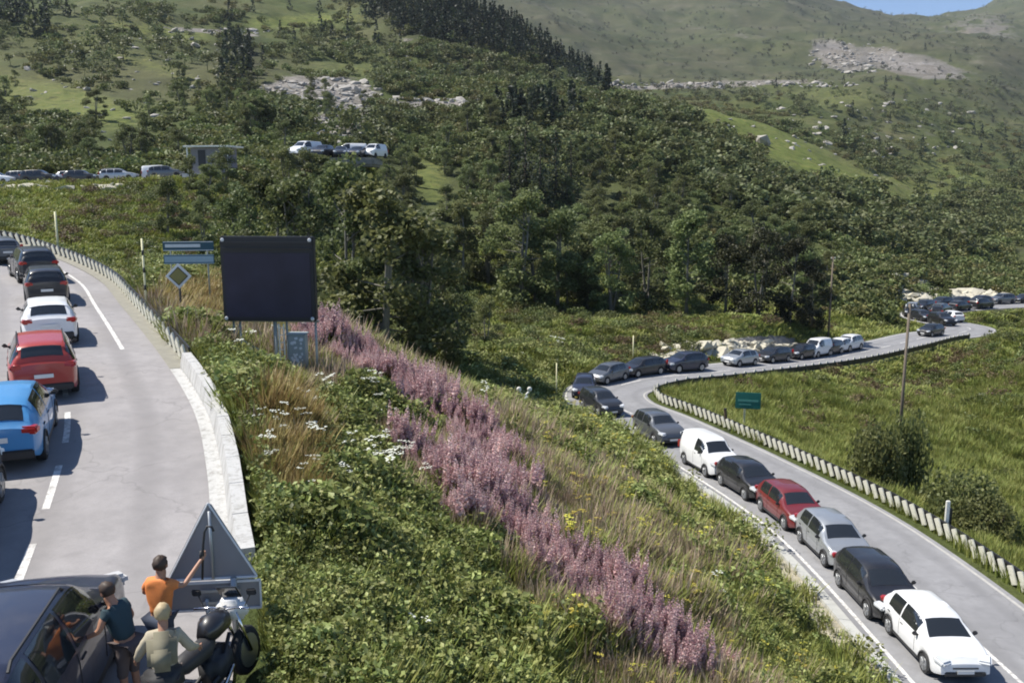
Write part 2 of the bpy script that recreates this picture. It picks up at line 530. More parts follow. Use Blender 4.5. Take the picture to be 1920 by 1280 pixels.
# ------------------------------------------------------------------ roads
def strip(name, L, o0, o1, mat, dz, n=2, s0=0, s1=None, kind='structure', label=None, uv=True, crown=0.0, parent=None):
    Ls = L[s0:s1]
    offs = np.linspace(o0, o1, n)
    V = []
    for o in offs:
        K = offset_line(Ls, o); V.append(K)
    V = np.stack(V, 1); V[:, :, 2] += dz
    m = V.shape[0]
    f = []
    for i in range(m - 1):
        for k in range(n - 1):
            a = i*n + k
            f.append((a, a+1, a+n+1, a+n))
    me = bpy.data.meshes.new(name)
    me.from_pydata([tuple(p) for p in V.reshape(-1, 3)], [], f)
    me.materials.append(mat)
    at = me.attributes.new('across', 'FLOAT', 'POINT')
    at.data.foreach_set('value', np.tile(offs, m).astype(np.float32))
    me.polygons.foreach_set('use_smooth', [True]*len(me.polygons))
    me.update()
    if me.polygons[0].normal.z < 0: me.flip_normals()
    o = link(name, me, parent)
    if kind: tag(o, label, kind=kind)
    return o

def asphalt(name, base):
    t = NT(name)
    P = t.pos()
    big = t.noise(0.25, 5, 0.6, P); fine = t.noise(40, 3, 0.7, P); mid = t.noise(2.2, 6, 0.7, P)
    c = t.ramp(big, [(0.3, tuple(b*0.82 for b in base)), (0.7, tuple(b*1.12 for b in base))])
    c = t.mix(t.ramp(mid, [(0.32, 0.5), (0.58, 0.0)]), c, tuple(b*0.62 for b in base))
    ac = t.attr('across', out='Fac')
    # wheel tracks polished darker, lane centres greasy
    w = t.n('ShaderNodeMath', operation='SINE'); t.l(t.math('MULTIPLY', ac, 3.6), w.inputs[0])
    c = t.mix(t.ramp(t.math('ADD', t.math('MULTIPLY', w.outputs[0], 0.5), t.math('MULTIPLY', big, 0.5)), [(0.4, 0.0), (0.8, 0.42)]), c, tuple(b*0.55 for b in base))
    # tar-sealed cracks
    v = t.n('ShaderNodeTexVoronoi', feature='DISTANCE_TO_EDGE'); v.inputs['Scale'].default_value = 0.28
    dd = t.n('ShaderNodeVectorMath', operation='ADD'); t.l(P, dd.inputs[0])
    nn = t.n('ShaderNodeTexNoise'); nn.inputs['Scale'].default_value = 1.3; t.l(P, nn.inputs['Vector'])
    sc = t.n('ShaderNodeVectorMath', operation='SCALE'); sc.inputs['Scale'].default_value = 1.4; t.l(nn.outputs['Color'], sc.inputs[0])
    t.l(sc.outputs[0], dd.inputs[1]); t.l(dd.outputs[0], v.inputs['Vector'])
    c = t.mix(t.ramp(v.outputs['Distance'], [(0.0, 0.3), (0.012, 0.0)]), c, tuple(b*0.35 for b in base))
    c = t.mix(t.ramp(fine, [(0.3, 0.3), (0.7, 0.0)]), c, tuple(b*0.55 for b in base))
    t.bsdf(c, t.ramp(mid, [(0.3, 0.72), (0.7, 0.9)]), bump=fine, bstr=0.35, bdist=0.01, spec=0.3)
    return t.mat
M_ASPH = asphalt('asphalt_worn', (0.33, 0.315, 0.315))
M_ASPH2 = asphalt('asphalt_grey', (0.29, 0.29, 0.30))

t = NT('road_paint')
w = t.noise(6, 6, 0.75, t.pos()); w2 = t.noise(0.9, 4, 0.6, t.pos())
c = t.mix(t.ramp(w, [(0.42, 0.0), (0.62, 1.0)]), (0.72, 0.71, 0.68), (0.36, 0.35, 0.34))
t.bsdf(c, 0.7, spec=0.3)
M_PAINT = t.mat
M_PAINT_OLD = simple('road_paint_worn', (0.40, 0.39, 0.37), 0.8, wear=0.35, scale=5)

upper_road = strip('upper_road', UPPER, -UP_HALF, UP_HALF, M_ASPH, 0.0, 11, label='pale grey road climbing past the camera on the left')
lower_road = strip('lower_road', LOWER, -LO_HALF, LO_HALF, M_ASPH2, 0.0, 7, label='grey two lane road curving down the slope through a hairpin on the right')
back_road = strip('back_road', BACK, -BACK_HALF, BACK_HALF, M_ASPH2, 0.02, 5, label='far road with parked cars on the slope at the upper left')

def arclen(L):
    return np.concatenate([[0], np.cumsum(np.linalg.norm(np.diff(L[:, :2], axis=0), axis=1))])
def sub(L, a, b, step=0.5):
    s = arclen(L)
    q = np.arange(a, b + 1e-6, step) if b - a > step else np.array([a, b])
    if q[-1] < b - 1e-3: q = np.append(q, b)
    return np.stack([np.interp(q, s, L[:, k]) for k in range(3)], -1)
def s_at(L, x, y):
    d = (L[:, 0]-x)**2 + (L[:, 1]-y)**2
    return float(arclen(L)[int(np.argmin(d))])

def marking(L, a, b, off, wid, mat, label, dz=0.004, road=None):
    q = sub(L, a, b)
    return strip('road_marking', q, off - wid/2, off + wid/2, mat, dz, 2, label=label)
def dashes(L, a, b, on, gap, off, wid, mat, label, dz=0.004):
    V, Fc = [], []
    s = a
    while s < b:
        q = sub(L, s, min(s + on, b), 0.5)
        A = offset_line(q, off - wid/2); B = offset_line(q, off + wid/2)
        for i in range(len(q) - 1):
            n = len(V)
            V += [tuple(A[i] + (0,0,dz)), tuple(B[i] + (0,0,dz)), tuple(B[i+1] + (0,0,dz)), tuple(A[i+1] + (0,0,dz))]
            Fc.append((n, n+1, n+2, n+3))
        s += on + gap
    me = bpy.data.meshes.new('road_marking'); me.from_pydata(V, [], Fc); me.materials.append(mat); me.update()
    if me.polygons[0].normal.z < 0: me.flip_normals()
    return tag(link('road_marking', me), label, kind='structure')
SU, SL = arclen(UPPER), arclen(LOWER)
sU = lambda x, y: s_at(UPPER, x, y)
sLo = lambda x, y: s_at(LOWER, x, y)
# upper road: edge line inside the barrier, dashed lane lines
marking(UPPER, s_at(BARRIER_UP, -10.4, 28) , SU[-1]-20, UP_HALF - 1.15, 0.14, M_PAINT, 'white edge line inside the barrier of the upper road')
dashes(UPPER, 2, SU[-1]-20, 2.4, 1.5, 3.85, 0.14, M_PAINT, 'dashed white lane line right of the queue on the upper road')
dashes(UPPER, 2, SU[-1]-20, 3.0, 1.4, 1.25, 0.16, M_PAINT, 'dashed white centre line left of the queue on the upper road')
# lower road
marking(LOWER, 1, SL[-1]-4, -LO_HALF + 0.28, 0.13, M_PAINT, 'white edge line beside the queue on the lower road')
marking(LOWER, 1, SL[-1]-4, LO_HALF - 0.25, 0.12, M_PAINT_OLD, 'faded edge line below the barrier of the lower road')
sm = sLo(13.6, 30.0)
marking(LOWER, 1, sm-4.0, 0.15, 0.12, M_PAINT, 'solid white centre line beside the white hatchback')
dashes(LOWER, sm-3.5, SL[-1]-4, 2.6, 2.6, 0.10, 0.12, M_PAINT, 'dashed white centre line of the lower road')

# sandy verge with a concrete gutter on the near side of the lower road
t = NT('sand_verge')
nz = t.noise(1.6, 6, 0.7, t.pos()); nf = t.noise(25, 4, 0.7, t.pos())
c = t.ramp(nz, [(0.3, (0.30, 0.27, 0.20)), (0.55, (0.44, 0.41, 0.32)), (0.75, (0.50, 0.48, 0.40))])
c = t.mix(t.ramp(nf, [(0.35, 0.4), (0.6, 0.0)]), c, (0.22, 0.19, 0.14))
t.bsdf(c, 0.95, bump=nf, bstr=0.5, bdist=0.02, spec=0.1)
M_SAND = t.mat
n_v = int(len(sub(LOWER, 0, sLo(11.0, 46))))
V, Fc = [], []
q = sub(LOWER, 0, sLo(11.0, 46))
nq = len(q)
for i in range(nq):
    T = q[min(i+1, nq-1)] - q[max(i-1, 0)]; T = T[:2] / np.linalg.norm(T[:2])
    wd = 1.75 * min(1.0, (nq - 1 - i) / (nq * 0.5)) * (0.9 + 0.25 * math.sin(i * 0.37) + 0.12 * math.sin(i * 1.3))
    for k in range(4):
        o = -(LO_HALF + 0.42) - max(wd, 0.1) * k / 3
        x, y = q[i][0] + T[1]*o, q[i][1] - T[0]*o
        V.append((x, y, (q[i][2] - 0.01 - 0.03 * k) if k < 3 else max(H(x, y), q[i][2] - 0.35) - 0.03))
for i in range(nq-1):
    for k in range(3):
        a = i*4+k; Fc.append((a, a+4, a+5, a+1))
me = bpy.data.meshes.new('sandy_verge'); me.from_pydata(V, [], Fc); me.materials.append(M_SAND)
me.polygons.foreach_set('use_smooth', [True]*len(me.polygons)); me.update()
if me.polygons[0].normal.z < 0: me.flip_normals()
tag(link('verge', me), 'pale sandy verge between the flowery bank and the lower road', kind='structure')

M_CONC = simple('pale_concrete', (0.46, 0.46, 0.43), 0.85, wear=0.25, scale=1.8)
t = NT('whitewashed_concrete')
mp = t.n('ShaderNodeMapping'); mp.inputs['Scale'].default_value = (3.5, 3.5, .6); t.l(t.pos(), mp.inputs['Vector'])
st = t.noise(1.6, 7, .7, mp.outputs[0]); nb = t.noise(.9, 5, .6, t.pos()); nfi = t.noise(18, 4, .7, t.pos())
c = t.mix(nb, (.42, .42, .41), (.54, .54, .53))
c = t.mix(t.ramp(st, [(.50, 0.0), (.66, .65)]), c, (.20, .19, .17))
c = t.mix(t.ramp(nfi, [(.3, .35), (.5, 0.0)]), c, (.24, .23, .21))
t.bsdf(c, .88, bump=nfi, bstr=.4, bdist=.01, spec=.2)
M_WALL = t.mat
kb = MB()
q = sub(LOWER, 0, sLo(9, 54.0), 1.5)
kerb_root = empty('kerb', tuple(q[0]))
tag(kerb_root, 'pale concrete kerb stones along the near edge of the lower road', kind='structure')
A = offset_line(q, -(LO_HALF + 0.02)); B = offset_line(q, -(LO_HALF + 0.40))
for i in range(len(q) - 1):
    a0, a1, b0, b1 = [Vector(p) for p in (A[i], A[i+1], B[i], B[i+1])]
    g = (a1 - a0).normalized() * 0.012
    m = MB()
    up = Vector((0, 0, 0.11)); up2 = Vector((0, 0, 0.06)); dn = Vector((0, 0, -0.25))
    pts = [a0+g+dn, a1-g+dn, b1-g+dn, b0+g+dn, a0+g+up2, a1-g+up2, b1-g+up, b0+g+up]
    pts = [p - Vector(q[0]) for p in pts]
    m.add(pts, [(0,1,2,3), (4,5,6,7), (0,1,5,4), (1,2,6,5), (2,3,7,6), (3,0,4,7)])
    m.build('kerb_stone', M_CONC, kerb_root)

# ------------------------------------------------------------------ barriers
M_WHITE = simple('white_paint', (0.78, 0.77, 0.70), 0.5, wear=0.12)
M_BLACK = simple('black_paint', (0.02, 0.02, 0.022), 0.5)
M_STEEL = simple('galvanised_steel', (0.42, 0.44, 0.45), 0.45, metal=0.6, wear=0.2)
M_CREAM = simple('cream_paint', (0.72, 0.68, 0.42), 0.55)

M_SLAT = simple('weathered_slat_paint', (.58, .57, .48), .7, wear=.35, scale=4)
def slat_barrier(L, side, a, b, pitch, label, root_name='crash_barrier', h=0.68, slat_w=0.30, mat=M_SLAT):
    """white upright slats carried on two dark rails; leaning slightly away from the road"""
    q = sub(L, a, b, pitch)
    root = empty(root_name, tuple(q[0]))
    tag(root, label, 'barrier')
    T = np.gradient(q[:, :2], axis=0); T /= np.linalg.norm(T, axis=1)[:, None]
    O = Vector(q[0])
    sm_ = MB()
    sm_.box((0, 0, h/2 + 0.02), (slat_w, 0.07, h), bev=0.015)
    slat = sm_.mesh('slat', mat)
    for i in range(len(q)):
        ang = math.atan2(T[i][1], T[i][0])
        o = link('slat', slat, root, Vector(q[i]) - O, Euler((R(6) * -side, R(random.uniform(24, 30)), 0)).to_matrix().to_euler())
        o.rotation_euler = (Matrix.Rotation(ang, 3, 'Z') @ Euler((R(6) * -side, R(random.uniform(24, 30)), 0)).to_matrix()).to_euler()
        o.scale = (1, 1, random.uniform(0.96, 1.04))
    for zc, th in ((0.36, 0.46),):
        r = MB()
        K = offset_line(q, side * 0.11); K[:, 2] += zc
        for i in range(len(K) - 1):
            p0, p1 = Vector(K[i]) - O, Vector(K[i+1]) - O
            n_ = Vector((p1.y - p0.y, p0.x - p1.x, 0)).normalized() * 0.03
            u_ = Vector((0, 0, th / 2))
            r.add([p0-n_-u_, p1-n_-u_, p1+n_-u_, p0+n_-u_, p0-n_+u_, p1-n_+u_, p1+n_+u_, p0+n_+u_],
                  [(0,1,2,3), (4,5,6,7), (0,1,5,4), (2,3,7,6)] + ([(0,3,7,4)] if i == 0 else []) + ([(1,2,6,5)] if i == len(K)-2 else []))
        r.build('backing_board', M_BLACK, root)
    return root
RB = offset_line(LOWER, LO_HALF + 0.55)
SR = arclen(RB)
s_hp = s_at(RB, 10.8, 61)
slat_barrier(RB, 1, 4, s_hp, 0.60, 'black and white slatted barrier along the outer edge of the lower road, near stretch')
slat_barrier(RB, 1, s_hp + 0.6, s_at(RB, 54, 101), 1.25, 'black and white slatted barrier beyond the hairpin of the lower road', slat_w=.5)
SB = arclen(BARRIER_UP)
s_w = s_at(BARRIER_UP, -10.4, 27.8)
slat_barrier(BARRIER_UP, 1, s_w, SB[-1] - 18, 1.05, 'black and white slatted barrier on the far curve of the upper road', slat_w=.42)
# near stretch: a low pale concrete parapet cast in lengths
q = sub(BARRIER_UP, s_at(BARRIER_UP, -4.4, 13.7), s_w - 0.3, 1.5)
wr = empty('parapet_wall', tuple(q[0]))
tag(wr, 'low pale concrete parapet wall in lengths along the near upper road', 'wall')
A = offset_line(q, -0.24); B = offset_line(q, 0.10)
for i in range(len(q) - 1):
    O = Vector(q[0])
    a0, a1, b0, b1 = [Vector(p) - O for p in (A[i], A[i+1], B[i], B[i+1])]
    g = (a1 - a0).normalized() * 0.012
    dn = Vector((0, 0, -0.4)); up = Vector((0, 0, 0.50 + random.uniform(-0.003, 0.003)))
    ia = (b0 - a0) * 0.22; lo = Vector((0, 0, 0.12))
    pts = [a0+g+dn, a1-g+dn, b1-g+dn, b0+g+dn, a0+g+lo, a1-g+lo, a1-g+up+ia, a0+g+up+ia, b1-g+up, b0+g+up]
    m = MB(); m.add(pts, [(0,1,2,3), (0,1,5,4), (4,5,6,7), (7,6,8,9), (3,2,8,9), (0,4,7,9,3), (1,2,8,6,5)])
    m.build('wall_block', M_WALL, wr)
M_GRAV = simple('verge_gravel', (.25,.24,.20), .95, wear=.35, scale=3)
strip('verge', sub(BARRIER_UP, s_w - .3, SB[-1] - 10), -.55, .35, M_GRAV, .03, 3, label='grey gravel strip under the slatted barrier of the upper road')
# concrete apron at the wall's foot
ap = strip('pavement', sub(BARRIER_UP, s_at(BARRIER_UP, -4.3, 13.4), s_w - 0.3), -0.55, -0.22, M_WALL, 0.02, 3, label='pale concrete strip at the foot of the parapet')
# ------------------------------------------------------------------ scatter of uncountable plants
def scatter(name, temps, P, var, scl, mats, label, tilt=0.12, rz=None):
    """one object: template meshes plus points; geometry nodes put a template on every point"""
    V, Fc, Mi, tid = [], [], [], []
    for k, T in enumerate(temps):
        n = len(V); V += T.v; Fc += [tuple(i+n for i in f) for f in T.f]; Mi += T.m
        tid += [k+1] * len(T.v)
    nt, npn = len(V), len(P)
    me = bpy.data.meshes.new(name)
    me.from_pydata(V + [tuple(p) for p in P], [], Fc)
    for m in mats: me.materials.append(m)
    me.polygons.foreach_set('material_index', Mi)
    a = me.attributes.new('tid', 'INT', 'POINT'); a.data.foreach_set('value', np.array(tid + [-(int(v)+1) for v in var], np.int32))
    sc3 = np.ones((nt+npn, 3), np.float32); sc3[nt:] = scl
    a = me.attributes.new('psc', 'FLOAT_VECTOR', 'POINT'); a.data.foreach_set('vector', sc3.ravel())
    rt = np.zeros((nt+npn, 3), np.float32)
    rt[nt:, :2] = rng.normal(0, tilt, (npn, 2)); rt[nt:, 2] = rng.uniform(0, 2*np.pi, npn) if rz is None else rz
    a = me.attributes.new('prt', 'FLOAT_VECTOR', 'POINT'); a.data.foreach_set('vector', rt.ravel())
    me.update()
    o = link(name, me)
    g = bpy.data.node_groups.new(name + '_nodes', 'GeometryNodeTree')
    g.interface.new_socket('Geometry', in_out='INPUT', socket_type='NodeSocketGeometry')
    g.interface.new_socket('Geometry', in_out='OUTPUT', socket_type='NodeSocketGeometry')
    N, Lk = g.nodes.new, g.links.new
    gi, go = N('NodeGroupInput'), N('NodeGroupOutput')
    def named(nm, ty):
        q = N('GeometryNodeInputNamedAttribute'); q.data_type = ty; q.inputs[0].default_value = nm
        return q.outputs[0]
    ta, sa, ra = named('tid', 'INT'), named('psc', 'FLOAT_VECTOR'), named('prt', 'FLOAT_VECTOR')
    def sep(val):
        c = N('FunctionNodeCompare'); c.data_type = 'INT'; c.operation = 'EQUAL'
        Lk(ta, c.inputs[2]); c.inputs[3].default_value = val
        s = N('GeometryNodeSeparateGeometry'); s.domain = 'POINT'
        Lk(gi.outputs[0], s.inputs[0]); Lk(c.outputs[0], s.inputs[1])
        return s.outputs[0]
    jn = N('GeometryNodeJoinGeometry')
    for k in range(len(temps)):
        ip = N('GeometryNodeInstanceOnPoints')
        Lk(sep(-(k+1)), ip.inputs['Points']); Lk(sep(k+1), ip.inputs['Instance'])
        Lk(ra, ip.inputs['Rotation']); Lk(sa, ip.inputs['Scale'])
        Lk(ip.outputs[0], jn.inputs[0])
    Lk(jn.outputs[0], go.inputs[0])
    md = o.modifiers.new('scatter', 'NODES'); md.node_group = g
    return tag(o, label, kind='stuff')

def leafcard(T, p, size, rnd, mi=0, up=0.3, asp=0.6):
    """one pointed leaf, folded along its rib"""
    n = Vector((rnd.gauss(0, 1), rnd.gauss(0, 1), rnd.gauss(0, 1) + up)).normalized()
    a = n.cross(Vector((rnd.gauss(0, 1), rnd.gauss(0, 1), rnd.gauss(0, 1)))).normalized()
    b = n.cross(a)
    p = Vector(p); s = size * rnd.uniform(0.7, 1.25)
    T.add([p - a*s*0.5, p + b*s*asp*0.5, p + a*s*0.5, p - b*s*asp*0.5 + n*s*0.08], [(0, 1, 2, 3)], mi)

def t_grass(seed, n=24, h=0.5, spread=0.16, wid=0.012, lean=0.5):
    r = random.Random(seed); T = MB()
    for _ in range(n):
        a = r.uniform(0, 6.283); d = spread * math.sqrt(r.random()); hh = h * r.uniform(0.55, 1.2)
        b = Vector((math.cos(a)*d, math.sin(a)*d, -0.03)); out = Vector((math.cos(a), math.sin(a), 0)) * hh * lean * r.uniform(0.2, 1)
        s = Vector((-math.sin(a+r.uniform(-1,1)), math.cos(a), 0)) * wid
        m = b + out*0.35 + Vector((0, 0, hh*0.6)); t_ = b + out + Vector((0, 0, hh))
        T.add([b-s, b+s, m+s*0.8, m-s*0.8, t_], [(0,1,2,3), (3,2,4)])
    return T
def t_herb(seed, n=52, h=0.6, leaf=0.082, spread=0.25):
    r = random.Random(seed); T = MB()
    for _ in range(n):
        a = r.uniform(0, 6.283); z = h * (1 - r.random()**1.7); d = spread * math.sqrt(r.random()) * (1 - 0.35*z/h)
        leafcard(T, (math.cos(a)*d, math.sin(a)*d, z), leaf, r, up=.8, asp=0.62)
    return T
def t_fireweed(seed, stems=4):
    r = random.Random(seed); T = MB()
    for _ in range(stems):
        a = r.uniform(0, 6.283); d = 0.2*r.random(); h = r.uniform(0.95, 1.4)
        b = Vector((math.cos(a)*d, math.sin(a)*d, 0)); ln = Vector((r.gauss(0, .08), r.gauss(0, .08), 1)).normalized()
        T.tube([b, b + ln*h], [0.008, 0.003], 3, 0, False)
        for k in range(18):
            z = h*(0.1 + 0.55*k/18); w = r.uniform(0, 6.283)
            v = Vector((math.cos(w), math.sin(w), 0.35)); p = b + ln*z
            s = v.cross(Vector((0,0,1))).normalized()*0.012; L_ = r.uniform(0.09, 0.15)
            T.add([p, p+v*L_*0.5+s, p+v*L_, p+v*L_*0.5-s], [(0,1,2,3)], 0)
        for k in range(30):
            f = k/30; z = h*(0.62 + 0.42*f); w = k*2.4
            v = Vector((math.cos(w), math.sin(w), r.uniform(0, .4))); p = b + ln*z + v*(0.05*(1.15-f))
            c = 0.045*(1.2-f)
            e1 = v.cross(Vector((0,0,1))).normalized()*c; e2 = Vector((0,0,1))*c
            T.add([p-e1, p-e2+v*c*.4, p+e1, p+e2+v*c*.4], [(0,1,2,3)], 1)
    return T
def t_umbel(seed):
    r = random.Random(seed); T = MB()
    for _ in range(3):
        a = r.uniform(0, 6.283); d = .18*r.random(); h = r.uniform(.6, 1.0)
        b = Vector((math.cos(a)*d, math.sin(a)*d, 0)); e = b + Vector((r.gauss(0,.06), r.gauss(0,.06), h))
        T.tube([b, e], [0.008, .004], 3, 0, False)
        for k in range(9):
            w = r.uniform(0, 6.283); q = 0.09*math.sqrt(r.random())
            c = e + Vector((math.cos(w)*q, math.sin(w)*q, r.uniform(-.01, .015))); s = .026
            T.add([c+Vector((s,0,0)), c+Vector((0,s,.005)), c+Vector((-s,0,0)), c+Vector((0,-s,.005))], [(0,1,2,3)], 1)
    return T
def t_shrub(seed, n=230, rx=1.0, rz=0.8, leaf=0.16, lumps=7):
    r = random.Random(seed); T = MB()
    L_ = [(Vector((r.uniform(-.6,.6)*rx, r.uniform(-.6,.6)*rx, r.uniform(.25,.8)*rz)), r.uniform(.28,.5)) for _ in range(lumps)]
    for _ in range(n):
        c, q = r.choice(L_)
        v = Vector((r.gauss(0,1), r.gauss(0,1), r.gauss(0,1))).normalized() * q * r.uniform(.6, 1.08)
        p = c + Vector((v.x*rx, v.y*rx, v.z*rz)); p.z = max(p.z, 0.02)
        leafcard(T, p, leaf, r, up=0.6, asp=0.7)
    return T
def t_spruce_far(seed, h=1.0, n=90):
    r = random.Random(seed); T = MB()
    for _ in range(n):
        z = h*(r.random()**1.2)*.96+.04; q = 0.2*(1.03-z/h)*r.uniform(.5,1.1); w = r.uniform(0,6.283)
        p = Vector((math.cos(w)*q, math.sin(w)*q, z*h)); leafcard(T, p, .13, r, up=.8, asp=.6)
    return T
def t_round_far(seed, n=110):
    r = random.Random(seed); T = MB()
    L_ = [(Vector((r.uniform(-.22,.22), r.uniform(-.22,.22), r.uniform(.35,.8))), r.uniform(.14,.24)) for _ in range(6)]
    for _ in range(n):
        c, q = r.choice(L_)
        v = Vector((r.gauss(0,1), r.gauss(0,1), r.gauss(0,1))).normalized()*q*r.uniform(.7,1.05)
        leafcard(T, c+v, .13, r, up=.8, asp=.75)
    T.tube([(0,0,-.05),(0,0,.5)], [.02,.012], 4, 0, False)
    return T
def t_rock(seed, n=1):
    r = random.Random(seed); T = MB()
    bm = bmesh.new(); bmesh.ops.create_icosphere(bm, subdivisions=1, radius=.5)
    for v in bm.verts: v.co *= r.uniform(.65, 1.2); v.co.z *= .65
    bm.verts.index_update()
    T.add([v.co.copy() for v in bm.verts], [tuple(v.index for v in f.verts) for f in bm.faces]); bm.free()
    return T

G_MEADOW = foliage('meadow_grass', (.075,.10,.022), (.17,.21,.045), (.31,.33,.095), nscale=.22)
G_DRY = foliage('dry_grass', (.12,.085,.03), (.26,.19,.07), (.40,.32,.13), nscale=.5)
G_HERB = foliage('broad_leaves', (.052,.068,.020), (.165,.20,.050), (.38,.41,.155), nscale=.5)
G_FIRE = foliage('fireweed_leaves', (.06,.075,.028), (.13,.13,.05), (.22,.18,.09), nscale=.5)
G_PINK = foliage('fireweed_flowers', (.40,.215,.225), (.59,.38,.39), (.74,.58,.57), trans=.35, nscale=.8)
G_DUSK = foliage('seeding_grass', (.16,.11,.075), (.31,.23,.16), (.47,.38,.28), nscale=.6)
G_YELL = foliage('yellow_flowers', (.30,.26,.03), (.45,.40,.05), (.60,.55,.12), nscale=.8)
G_UMB = simple('white_petals', (.62,.64,.56), .7)
G_SHRUB = foliage('shrub_leaves', (.050,.066,.024), (.112,.138,.044), (.19,.215,.075), nscale=.12)
G_SHRUB2 = foliage('olive_shrub_leaves', (.075,.08,.030), (.155,.155,.055), (.24,.225,.085), nscale=.12)
M_ROCK = simple('pale_rock', (.34,.32,.29), .9, wear=.4, scale=2.5)

# --- sample the land
def sample(n, u0, u1, y0, y1, pw=1.0):
    """points with density falling with distance**pw"""
    if abs(pw - 2) < 1e-6: y = np.exp(rng.uniform(math.log(y0), math.log(y1), n))
    else:
        k = 2 - pw; y = (rng.uniform(0, 1, n) * (y1**k - y0**k) + y0**k) ** (1/k)
    u = rng.uniform(u0, u1, n)
    x = u*y
    return x, y
def off_roads(x, y, lo=0.5, up=0.3, bk=0.6):
    m = np.ones(x.shape, bool)
    for L, hw, cl, lim in ((UPPER, UP_HALF, up, 115), (LOWER, LO_HALF, lo, 190), (BACK, BACK_HALF, bk, 185)):
        q = y < lim
        if q.any():
            d, _ = near_line(L[::2], x[q], y[q]); m[q] &= d > hw + cl
    return m
def poly_d(px, py, pts):
    """distance in the plane from points to a polyline"""
    best = np.full(px.shape, 1e9)
    for (ax, ay), (bx, by) in zip(pts[:-1], pts[1:]):
        vx, vy = bx-ax, by-ay; t_ = np.clip(((px-ax)*vx + (py-ay)*vy) / (vx*vx+vy*vy), 0, 1)
        best = np.minimum(best, np.hypot(px-ax-t_*vx, py-ay-t_*vy))
    return best
def place(x, y, sink=0.0): return np.stack([x, y, height(x, y) - sink], -1)

# near bank between the two roads
x, y = sample(140000, -.42, .92, 8.5, 72, 1.35)
m = off_roads(x, y, lo=.55, up=.55)
dl, _ = near_line(LOWER[::2], x, y)
side_lo = x < np.interp(y, LOWER[:110, 1], LOWER[:110, 0])
m &= ~((dl < LO_HALF + 2.0) & side_lo & (y < 42) & (rng.random(len(x)) > .12))
x, y = x[m], y[m]
P = place(x, y)
PXb, PYb = project(P[:, 0], P[:, 1], P[:, 2])
m = (PXb > -150) & (PXb < 2500) & (PYb < 1500) & (PYb > 440)
# keep only the land the barrier side shows: right of the upper road
bx_ = np.interp(y, BARRIER_UP[:, 1], BARRIER_UP[:, 0])
m &= x > bx_ + np.where(y < 13.7, .12, .4)
P, x, y, PXb, PYb = P[m], x[m], y[m], PXb[m], PYb[m]
# drifts of fireweed and seeding grass run down the bank (laid out by ground points)
def ground_line(pts): return [tuple(hit(a, b)[:2]) for a, b in pts]
L1 = ground_line([(625,665),(700,712),(790,775),(860,835),(905,865)])
L2 = ground_line([(865,915),(950,1020),(1060,1105),(1150,1160),(1240,1250)])
L3 = ground_line([(900,845),(1000,920),(1100,990)])
d1 = poly_d(x, y, L1); d2 = poly_d(x, y, L2); d3 = poly_d(x, y, L3)
jit = fbm(x/1.3, y/1.3, 3)*1.4
dp = np.minimum(d1 / (0.062*y), d2 / (0.088*y)) + jit*.7
near_p = (dp < .62)
rr = rng.random(len(x))
core = fbm(x/2.1+9, y/2.1, 2)
herb_zone = ((PXb-670)/270)**2 + ((PYb-1140)/200)**2 < 1 + jit*.8
herb_zone |= ((PXb-620)/150)**2 + ((PYb-900)/70)**2 < .9 + jit*.6
herb_zone |= ((PXb-700)/160)**2 + ((PYb-790)/40)**2 < .9 + jit*.6
dry_zone = ((PXb-540)/70)**2 + ((PYb-860)/110)**2 < 1 + jit*.8
dry_zone |= ((PXb-380)/110)**2 + ((PYb-580)/50)**2 < .8 + jit*.6
dusk = (np.minimum(np.minimum(d1, d2), d3) / (0.20*y) + jit < 1.0)
rightside = x > np.interp(y, LOWER[:110, 1], LOWER[:110, 0])
sz = np.clip(.75 + y/45.0, .8, 2.4) * np.where(rightside, .5, 1.0)
kind = np.where(near_p & (rr < .44 + .18*core), 3,
       np.where(dusk & (rr < .32) & ~herb_zone, 4,
       np.where(dry_zone & (rr < .75), 2,
       np.where(herb_zone & (rr < .62), 1,
       np.where((rr < .25) & (x < np.interp(y, LOWER[:110, 1], LOWER[:110, 0])), 1, 0)))))
ks = rng.uniform(.6, 1.35, len(x)) * np.clip(1 + fbm(x/1.6+3, y/1.6, 3)*.9, .6, 1.7)
def put(name, k, temps, mats, label, extra=1.0, keep=1.0, tilt=.12):
    q = (kind == k) & (rng.random(len(x)) < keep)
    s3 = np.repeat((sz*ks*extra)[q][:, None], 3, 1)
    s3[:, 2] = (np.sqrt(sz)*ks*extra)[q]
    return scatter(name, temps, P[q], rng.integers(0, len(temps), q.sum()), s3, mats, label, tilt)
put('meadow_grass', 0, [t_grass(i, 22, .50, .2) for i in range(4)], [G_MEADOW], 'tall yellow green grass covering the bank between the two roads')
put('leafy_herbs', 1, [t_herb(i) for i in range(5)], [G_HERB], 'dense bright green leafy plants covering the lower part of the bank')
put('dry_grass', 2, [t_grass(i+20, 26, .6, .2) for i in range(3)], [G_DRY], 'orange and straw coloured dry grass near the parapet')
put('fireweed', 3, [t_fireweed(i) for i in range(4)], [G_FIRE, G_PINK], 'pink fireweed flowering in drifts down the bank', extra=.72)
put('seeding_grass', 4, [t_grass(i+40, 20, .75, .2, .014, .35) for i in range(3)], [G_DUSK], 'reddish brown seeding grass among the pink flowers', extra=.9)
